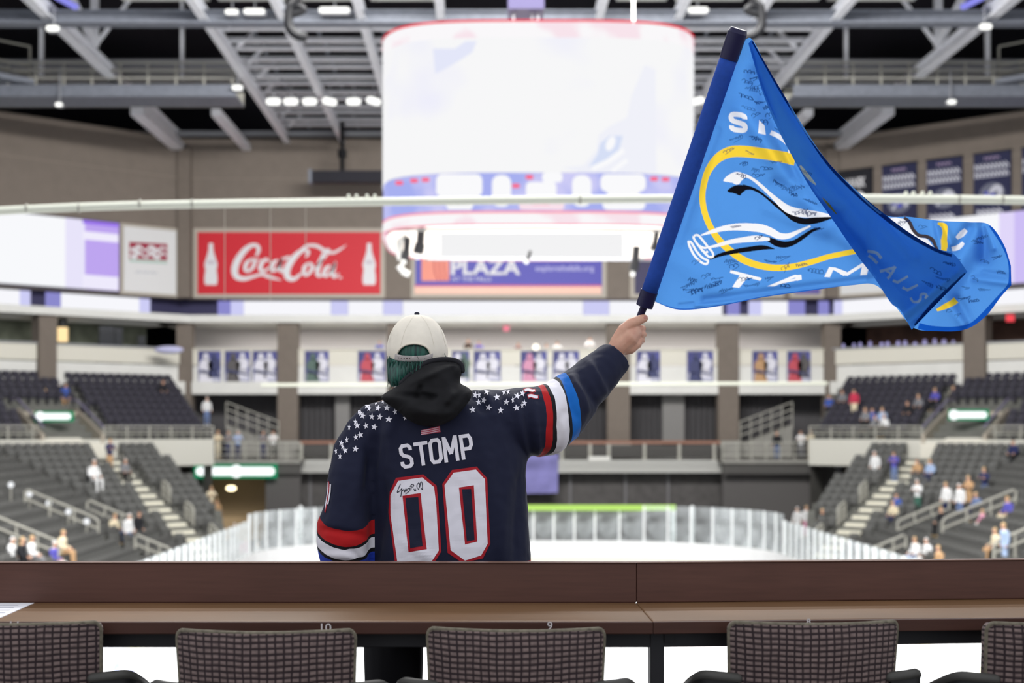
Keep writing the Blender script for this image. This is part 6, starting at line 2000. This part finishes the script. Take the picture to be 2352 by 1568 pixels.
import numpy as np
def np_at(px, py, Y):
    return np.stack([(px - VX) / F * Y, Y, ZC - (py - VY) / F * Y], -1)
def nbump(x, y, x0, y0, x1, y1, wd):
    dx, dy = x1 - x0, y1 - y0
    k = np.clip(((x - x0) * dx + (y - y0) * dy) / (dx * dx + dy * dy), 0, 1)
    return np.exp(-((x - x0 - k * dx) ** 2 + (y - y0 - k * dy) ** 2) / (wd * wd))
def npole(y): return 4.40 + .31 * (y - 80) / 640.0
def Y_back(x, y):
    px_ = PBOT[0] + (PTOP[0] - PBOT[0]) * ((PBOT[1] - y) / (PBOT[1] - PTOP[1]))
    d = np.maximum(0, x - px_ - 18)
    yv = npole(y) + .028 * np.sin(d / 120.0 + y / 300.0) * np.minimum(1, d / 80) + .00018 * d
    for a in FOLDS_B:
        yv = yv + a[5] * nbump(x, y, *a[:5])
    k = np.maximum(0, x - 1990)
    s_ = np.clip(k / 40, 0, 1)
    yv = yv + s_ * (.06 + .03 * np.sin(k / 38.0 + y / 160.0) * np.minimum(1, k / 60))
    for a in FOLDS_C:
        yv = yv + s_ * a[5] * nbump(x, y, *a[:5])
    return yv
FOLDS_B = [(1740, 180, 1830, 400, 26, -.05), (1700, 250, 1900, 520, 22, .03), (1620, 690, 2010, 640, 10, -.018), (1600, 700, 2000, 655, 6, .012), (1530, 560, 1480, 660, 20, .02), (1780, 420, 1930, 480, 14, -.014), (1690, 420, 1860, 560, 40, -.012), (1560, 600, 1700, 690, 30, .014), (1790, 310, 1850, 420, 9, .016), (1640, 360, 1600, 520, 16, .008), (1760, 480, 1960, 560, 16, .010), (1900, 480, 1990, 600, 20, .018), (1650, 300, 1560, 560, 8, -.006), (1560, 700, 1900, 668, 4, -.006)]
FOLDS_C = [(2265, 515, 2262, 590, 16, -.05), (2225, 525, 2185, 590, 14, -.03), (2262, 590, 2200, 690, 30, -.035), (2150, 660, 2215, 740, 16, .03), (2200, 690, 2225, 740, 12, -.025), (2150, 510, 2165, 590, 9, -.02), (2165, 512, 2185, 560, 9, .022), (2265, 520, 2280, 570, 8, .03), (2240, 640, 2320, 650, 9, .02), (2260, 625, 2310, 635, 7, -.014), (2060, 500, 2150, 580, 14, -.016)]
def cloth_mesh(name, X, Yp, Yd):
    n, m = X.shape
    co = np_at(X, Yp, Yd).reshape(-1, 3)
    idx = np.arange(n * m).reshape(n, m)
    q = np.stack([idx[:-1, :-1], idx[:-1, 1:], idx[1:, 1:], idx[1:, :-1]], -1).reshape(-1, 4)
    off = np.array([(co[:, 0].min() + co[:, 0].max()) / 2, (co[:, 1].min() + co[:, 1].max()) / 2, co[:, 2].min()])
    me = bpy.data.meshes.new(name)
    me.vertices.add(len(co)); me.vertices.foreach_set('co', (co - off).astype(np.float32).ravel())
    me.loops.add(q.size); me.loops.foreach_set('vertex_index', q.ravel().astype(np.int32))
    me.polygons.add(len(q)); me.polygons.foreach_set('loop_start', (np.arange(len(q)) * 4).astype(np.int32))
    me.polygons.foreach_set('use_smooth', np.ones(len(q), bool))
    me.update(calc_edges=True); me.validate()
    return me, off
def rows_of(pairs, ncol):
    sp = np.array(spline([(*a, *b) for a, b in pairs], 40))
    ln = np.concatenate([[0], np.cumsum(np.maximum(np.hypot(np.diff(sp[:, 0]), np.diff(sp[:, 1])), np.hypot(np.diff(sp[:, 2]), np.diff(sp[:, 3]))))])
    t = np.linspace(0, ln[-1], ncol)
    return np.stack([np.interp(t, ln, sp[:, k]) for k in range(4)], -1)
pairs = [((1711, 92), (1499, 690)), ((1727, 90), (1560, 711)), ((1755, 140), (1650, 703)), ((1790, 200), (1750, 683)), ((1845, 290), (1870, 666)), ((1900, 370), (1955, 655)), ((1965, 435), (2012, 655)), ((2030, 492), (2058, 705)), ((2090, 498), (2098, 752)), ((2160, 507), (2150, 760)), ((2225, 510), (2215, 757)), ((2272, 516), (2262, 728)), ((2305, 560), (2300, 680)), ((2322, 610), (2323, 655))]
q = rows_of(pairs, 620)
tt = np.linspace(0, 1, 380)[None, :]
BX = q[:, 0:1] + (q[:, 2:3] - q[:, 0:1]) * tt; BYp = q[:, 1:2] + (q[:, 3:4] - q[:, 1:2]) * tt
BYd = Y_back(BX, BYp)
fp = [((1727, 90), (1719, 100)), ((1755, 140), (1748, 200)), ((1790, 200), (1777, 275)), ((1845, 290), (1812, 345)), ((1900, 370), (1862, 432)), ((1965, 435), (1915, 508)), ((2030, 490), (1968, 585)), ((2090, 535), (2010, 640)), ((2150, 570), (2046, 695)), ((2190, 583), (2068, 712)), ((2222, 624), (2094, 757))]
q = rows_of(fp, 420)
tt = np.linspace(0, 1, 130)[None, :]; uu = np.linspace(0, 1, 420)[:, None]
FX = q[:, 0:1] + (q[:, 2:3] - q[:, 0:1]) * tt; FYp = q[:, 1:2] + (q[:, 3:4] - q[:, 1:2]) * tt
FX = FX - 14 * np.sin(math.pi * tt) * np.sin(math.pi * np.minimum(1, uu * 1.1)) * .6
off_ = .006 + .085 * np.sin(np.minimum(1, tt * 1.25) * math.pi * .62) * np.minimum(1, uu * 4) + .03 * np.sin(tt * 5.5 + uu * 6) * np.minimum(1, uu * 2.5) * tt
FYd = np.minimum(np.where(FX < 2040, Y_back(FX, FYp), npole(FYp) + .12), npole(FYp) + .1) - off_ - .03 * np.maximum(0, uu - .7)
FYd = FYd - .03 * nbump(FX, FYp, 2222, 624, 2080, 745, 16) + .03 * nbump(FX, FYp, 2195, 630, 2060, 735, 16)
FYd = FYd + .02 * nbump(FX, FYp, 1800, 240, 2100, 590, 12) - .016 * nbump(FX, FYp, 1850, 340, 2080, 590, 16)
class Print:
    """dye printed into the cloth: a colour for every point of the weave"""
    JIT = ((-.55, -.25), (.25, -.55), (.55, .25), (-.25, .55), (0, 0))
    def __init__(s, X, Y, base):
        s.X, s.Y = X.ravel(), Y.ravel()
        s.C = np.tile(np.array([*L3(base), 1.0]), (s.X.size, 1))
    def _pip(s, ids, poly, o=(0, 0)):
        x, y = s.X[ids] + o[0], s.Y[ids] + o[1]
        c = np.zeros(len(ids), bool)
        n = len(poly)
        for i in range(n):
            x1, y1 = poly[i][:2]; x2, y2 = poly[i - 1][:2]
            if y1 == y2: continue
            c ^= ((y1 > y) != (y2 > y)) & (x < (x2 - x1) * (y - y1) / (y2 - y1) + x1)
        return c
    def _ids(s, pts, pad=3):
        xs = [p[0] for p in pts]; ys = [p[1] for p in pts]
        return np.nonzero((s.X > min(xs) - pad) & (s.X < max(xs) + pad) & (s.Y > min(ys) - pad) & (s.Y < max(ys) + pad))[0]
    def poly(s, poly, rgb):
        ids = s._ids(poly)
        cov = sum(s._pip(ids, poly, o).astype(float) for o in s.JIT)[:, None] / len(s.JIT)
        s.C[ids, :3] = s.C[ids, :3] * (1 - cov) + np.array(L3(rgb)) * cov
    def rib(s, pts, width, rgb, closed=False, alpha=1.0):
        V, Q = ribbon2d(pts, width, closed)
        ids = s._ids(V)
        if not len(ids): return
        cov = np.zeros(len(ids))
        for o in s.JIT:
            m = np.zeros(len(ids), bool)
            for f in Q:
                m |= s._pip(ids, [V[k] for k in f], o)
            cov += m
        cov = (cov / len(s.JIT) * alpha)[:, None]
        s.C[ids, :3] = s.C[ids, :3] * (1 - cov) + np.array(L3(rgb)) * cov
PB = Print(BX, BYp, (84, 150, 226)); PF = Print(FX, FYp, (66, 134, 212))  # same cloth; the fold's blue is darkened to paint its shade
zf4 = lambda x, y, *w: (1430 + x / 2.119, 40 + y / 2.119, *[k / 2.119 for k in w])
zf5 = lambda x, y, *w: (1560 + x / 3.266, 240 + y / 3.266, *[k / 3.266 for k in w])
zf6 = lambda x, y, *w: (1950 + x / 5.057, 470 + y / 5.057, *[k / 5.057 for k in w])
ident = lambda *a: a
YELc, WHTc, BLKc, HEM, HEMN, GRYc = (252, 214, 62), (246, 246, 248), (20, 20, 26), (20, 84, 186), (12, 44, 100), (158, 176, 186)
def frib(pts, rgb, P_=None, n=6, conv=zf4):
    (P_ or PB).rib(spline([conv(*p) for p in pts], n), 4, rgb)
def fpoly(pts, rgb, P_=None, conv=zf4, smooth=3):
    (P_ or PB).poly(spline([conv(*q) for q in pts], smooth, True) if smooth else [conv(*q) for q in pts], rgb)
# yellow ring
frib([(840, 692, 58), (760, 675, 54), (690, 664, 54), (590, 652, 56), (520, 656, 54), (460, 688, 44), (415, 750, 34), (392, 830, 30), (390, 900, 30), (410, 980, 30), (455, 1065, 32), (520, 1132, 34), (600, 1185, 34), (700, 1214, 32), (800, 1216, 30), (900, 1195, 28), (1000, 1165, 26), (1080, 1148, 26), (1190, 1126, 26)], YELc)
# black shadows, then white horns
fpoly([(360, 650), (400, 615), (450, 602), (510, 612), (500, 640), (470, 665), (455, 682), (420, 668)], BLKc, conv=zf5)
frib([(480, 622, 44), (540, 628, 24), (600, 655, 18), (660, 700, 16), (720, 750, 22), (790, 800, 34), (860, 852, 46), (930, 875, 46), (1000, 872, 48), (1070, 858, 44), (1130, 846, 28), (1195, 842, 4)], BLKc, conv=zf5)
frib([(610, 988, 8), (680, 1015, 36), (740, 1042, 48), (800, 1050, 46), (870, 1030, 34), (940, 985, 30), (1000, 945, 22), (1060, 925, 12)], BLKc, conv=zf5)
frib([(230, 1160, 10), (300, 1130, 24), (400, 1105, 32), (520, 1085, 36), (630, 1072, 34), (715, 1082, 4)], BLKc, conv=zf5)
fpoly([(330, 570), (360, 535), (410, 508), (460, 508), (500, 530), (470, 560), (455, 592), (430, 600), (390, 585), (345, 578)], WHTc, conv=zf5)
frib([(455, 545, 62), (500, 535, 26), (560, 565, 22), (620, 615, 26), (680, 670, 28), (740, 725, 40), (800, 775, 54), (870, 805, 62), (950, 818, 60), (1040, 824, 44), (1120, 832, 22), (1190, 842, 4)], WHTc, conv=zf5)
frib([(165, 980, 10), (240, 955, 26), (330, 930, 40), (430, 918, 52), (530, 920, 60), (620, 930, 62), (690, 955, 58), (750, 985, 50), (820, 985, 40), (900, 950, 26), (985, 910, 14)], WHTc, conv=zf5)
frib([(215, 1072, 14), (290, 1055, 24), (380, 1030, 32), (480, 1015, 40), (580, 1005, 46), (680, 1010, 20)], WHTc, conv=zf5)
for pl in ([(75, 1025), (95, 1040), (130, 1100), (175, 1150), (215, 1170), (205, 1195), (170, 1185), (120, 1140), (85, 1080), (70, 1035)], [(110, 985), (140, 980), (170, 1010), (210, 1060), (250, 1110), (252, 1140), (220, 1140), (180, 1100), (140, 1050), (110, 1005)], [(150, 1060), (190, 1075), (215, 1070), (240, 1080)], [(165, 1085), (195, 1110), (215, 1100)]):
    q_ = [(*p, 17) for p in pl]
    if len(pl) > 5: q_.append(q_[0])
    frib(q_, WHTc, n=4, conv=zf5)
# letters of the team name
for st in GL['S']:
    bl, br, tl = zf5(389, 193), zf5(505, 206), zf5(380, 62)
    PB.rib(spline([(bl[0] + (br[0] - bl[0]) * a + (tl[0] - bl[0]) * b_, bl[1] + (br[1] - bl[1]) * a + (tl[1] - bl[1]) * b_) for a, b_ in st], 3), 11.5, WHTc)
fpoly([(600, 115), (642, 160), (650, 228), (592, 215)], WHTc, conv=zf5, smooth=0)
frib([(685, 210, 36), (740, 235, 36), (800, 275, 40), (838, 310, 50), (838, 365, 40)], WHTc, conv=zf5)
for pl in ([(385, 1240), (620, 1300), (608, 1322), (380, 1262)], [(455, 1280), (515, 1295), (450, 1375), (398, 1368)], [(662, 1362), (870, 1275), (905, 1282), (712, 1364)], [(862, 1282), (915, 1275), (920, 1312), (885, 1322)], [(745, 1330), (890, 1300), (886, 1318), (760, 1345)], [(1088, 1292), (1125, 1218), (1165, 1222), (1130, 1296)], [(1120, 1218), (1172, 1222), (1260, 1255), (1235, 1286)], [(1225, 1280), (1370, 1190), (1432, 1180), (1262, 1284)], [(1375, 1190), (1434, 1180), (1408, 1278), (1358, 1280)]):
    fpoly(pl, WHTc, conv=zf5, smooth=0)
# lettering on the turned-over fold
for pl, n_ in (([(215, 540, 34), (320, 560, 34), (375, 625, 34)], 3), ([(225, 590, 30), (270, 620, 34), (330, 680, 34)], 3), ([(360, 775, 34), (540, 725, 30)], 2), ([(540, 715, 30), (500, 790, 30), (450, 860, 34)], 2), ([(420, 760, 24), (490, 800, 24)], 2), ([(510, 880, 30), (570, 905, 30)], 2), ([(560, 905, 30), (685, 830, 26)], 2), ([(620, 960, 30), (690, 995, 30)], 2), ([(680, 990, 30), (800, 930, 26)], 2), ([(715, 1080, 26), (745, 1125, 28), (800, 1125, 28), (830, 1095, 28), (835, 1045, 28), (880, 1035, 28), (905, 1060, 28), (880, 1085, 24)], 3)):
    frib(pl, GRYc, PF, n_, zf6)
PF.rib(spline([(1838, 380, 4), (1848, 395, 9), (1862, 412, 8), (1874, 424, 3)], 4), 5, (190, 196, 176))
PF.rib(spline([(1890, 455, 2), (1905, 472, 6), (1922, 492, 2)], 4), 5, (150, 130, 60))
PF.rib([(2036, 690), (2050, 708), (2066, 722)], 6, (200, 180, 70))
# far end of the flag: horn, ring and letters seen again
fpoly([(470, 150), (640, 165), (690, 220), (740, 310), (800, 375), (890, 390), (940, 430), (1000, 540), (900, 530), (700, 400), (520, 250)], WHTc, None, zf6, 2)
frib([(640, 150, 30), (700, 200, 40), (745, 290, 40), (810, 355, 40), (900, 370, 40), (970, 410, 44), (1010, 490, 34), (1045, 555, 22)], (70, 62, 66), None, 5, zf6)
frib([(1030, 215, 20), (1105, 250, 70), (1115, 330, 60), (1105, 410, 72), (1108, 480, 76), (1095, 565, 50)], YELc, None, 5, zf6)
frib([(1020, 1225, 30), (1110, 1185, 60), (1200, 1140, 72), (1245, 1105, 80)], YELc, None, 5, zf6)
frib([(1250, 390, 40), (1310, 340, 70), (1360, 290, 50)], WHTc, None, 4, zf6)
frib([(1195, 515, 50), (1270, 495, 60), (1330, 440, 40)], WHTc, None, 4, zf6)
# hems
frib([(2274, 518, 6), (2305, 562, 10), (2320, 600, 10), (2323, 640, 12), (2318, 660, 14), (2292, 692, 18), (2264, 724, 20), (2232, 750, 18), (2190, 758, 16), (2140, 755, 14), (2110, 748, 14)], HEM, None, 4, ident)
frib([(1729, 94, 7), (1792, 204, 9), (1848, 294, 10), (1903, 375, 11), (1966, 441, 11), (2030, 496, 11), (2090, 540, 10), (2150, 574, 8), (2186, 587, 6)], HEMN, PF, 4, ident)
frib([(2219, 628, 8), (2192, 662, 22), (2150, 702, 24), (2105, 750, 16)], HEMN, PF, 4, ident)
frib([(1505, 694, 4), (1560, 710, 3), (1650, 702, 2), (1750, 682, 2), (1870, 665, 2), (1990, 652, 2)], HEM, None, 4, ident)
# autographs in marker
rng = random.Random(21)
def autograph(cx, cy, wd, ht, rot, P_):
    k = max(3, int(wd / 4))
    mode = rng.random() < .4
    pts = []
    for i in range(k * 2):
        t = i / (k * 2 - 1) - .5
        ph = i * (1.75 if mode else 3.0) + cx
        x = t * wd + .3 * ht * math.cos(ph); y = ht * .5 * math.sin(ph) * rng.uniform(.3, 1.15) - t * 3
        pts.append((cx + x * math.cos(rot) - y * math.sin(rot), cy + x * math.sin(rot) + y * math.cos(rot), rng.uniform(1.3, 2.3)))
    pts.append((pts[0][0] + wd * .2, pts[0][1] + ht * .6, 1.2))
    P_.rib(spline(pts, 3), 1.4, (18, 48, 104), alpha=rng.uniform(.45, .85))
spots = [(1722, 165), (1735, 178), (1718, 188), (1740, 200), (1726, 205), (1752, 215), (1745, 235), (1763, 245), (1712, 222), (1720, 248), (1772, 262), (1736, 262), (1756, 280), (1690, 317), (1737, 318), (1788, 298), (1708, 375), (1735, 390), (1760, 385), (1782, 372), (1740, 402), (1786, 420), (1805, 432), (1830, 430), (1822, 445), (1858, 462), (1675, 345), (1722, 350), (1592, 642), (1585, 665), (1580, 655), (1600, 668), (1622, 632), (1645, 640), (1632, 656), (1668, 665), (1685, 610), (1680, 600), (1712, 640), (1768, 638), (1800, 590), (1805, 612), (1838, 608), (1870, 622), (1880, 525), (1690, 520), (1740, 545), (1840, 487), (1860, 490), (1703, 403), (1650, 648), (1595, 600), (1725, 655), (1800, 655), (1770, 600)]
for x, y in spots:
    autograph(x + rng.uniform(-2, 2), y, rng.uniform(16, 34), rng.uniform(6, 12), rng.uniform(-.2, .7) if x > 1700 and y < 480 else rng.uniform(-.3, .3), PB)
for x, y in ((2290, 590), (2298, 625), (2255, 545), (2245, 555), (2218, 660), (2236, 690), (2215, 685), (2200, 722), (2196, 600), (2208, 618), (2260, 665), (2240, 640), (2180, 712), (2262, 600), (2075, 510), (2120, 520)):
    autograph(x, y, rng.uniform(14, 26), rng.uniform(6, 10), rng.uniform(-.2, .6), PB)
for x, y in ((2150, 622), (2165, 640), (2130, 650), (2180, 605), (1850, 395), (2160, 660)):
    autograph(x, y, rng.uniform(18, 30), rng.uniform(6, 10), rng.uniform(.2, .8), PF)

def flag_mat():
    m = bpy.data.materials.new('printed_flag_cloth'); m.use_nodes = True
    nt, N, K = nodes_of(m); N.remove(N['Principled BSDF'])
    d = N.new('ShaderNodeBsdfDiffuse'); t = N.new('ShaderNodeBsdfTranslucent'); mx = N.new('ShaderNodeMixShader'); at = N.new('ShaderNodeAttribute')
    at.attribute_name = 'print'
    mx.inputs[0].default_value = .7
    geo = N.new('ShaderNodeNewGeometry'); nb = N.new('ShaderNodeTexNoise'); nb.inputs['Scale'].default_value = 22; nb.inputs['Detail'].default_value = 4
    K.new(geo.outputs['Position'], nb.inputs['Vector'])
    bp = N.new('ShaderNodeBump'); bp.inputs['Strength'].default_value = .4; bp.inputs['Distance'].default_value = .008
    K.new(nb.outputs['Fac'], bp.inputs['Height']); K.new(bp.outputs[0], d.inputs['Normal']); K.new(bp.outputs[0], t.inputs['Normal'])
    K.new(at.outputs['Color'], d.inputs[0]); K.new(at.outputs['Color'], t.inputs[0])
    K.new(d.outputs[0], mx.inputs[1]); K.new(t.outputs[0], mx.inputs[2]); K.new(mx.outputs[0], N['Material Output'].inputs[0])
    return m
FMAT = flag_mat()
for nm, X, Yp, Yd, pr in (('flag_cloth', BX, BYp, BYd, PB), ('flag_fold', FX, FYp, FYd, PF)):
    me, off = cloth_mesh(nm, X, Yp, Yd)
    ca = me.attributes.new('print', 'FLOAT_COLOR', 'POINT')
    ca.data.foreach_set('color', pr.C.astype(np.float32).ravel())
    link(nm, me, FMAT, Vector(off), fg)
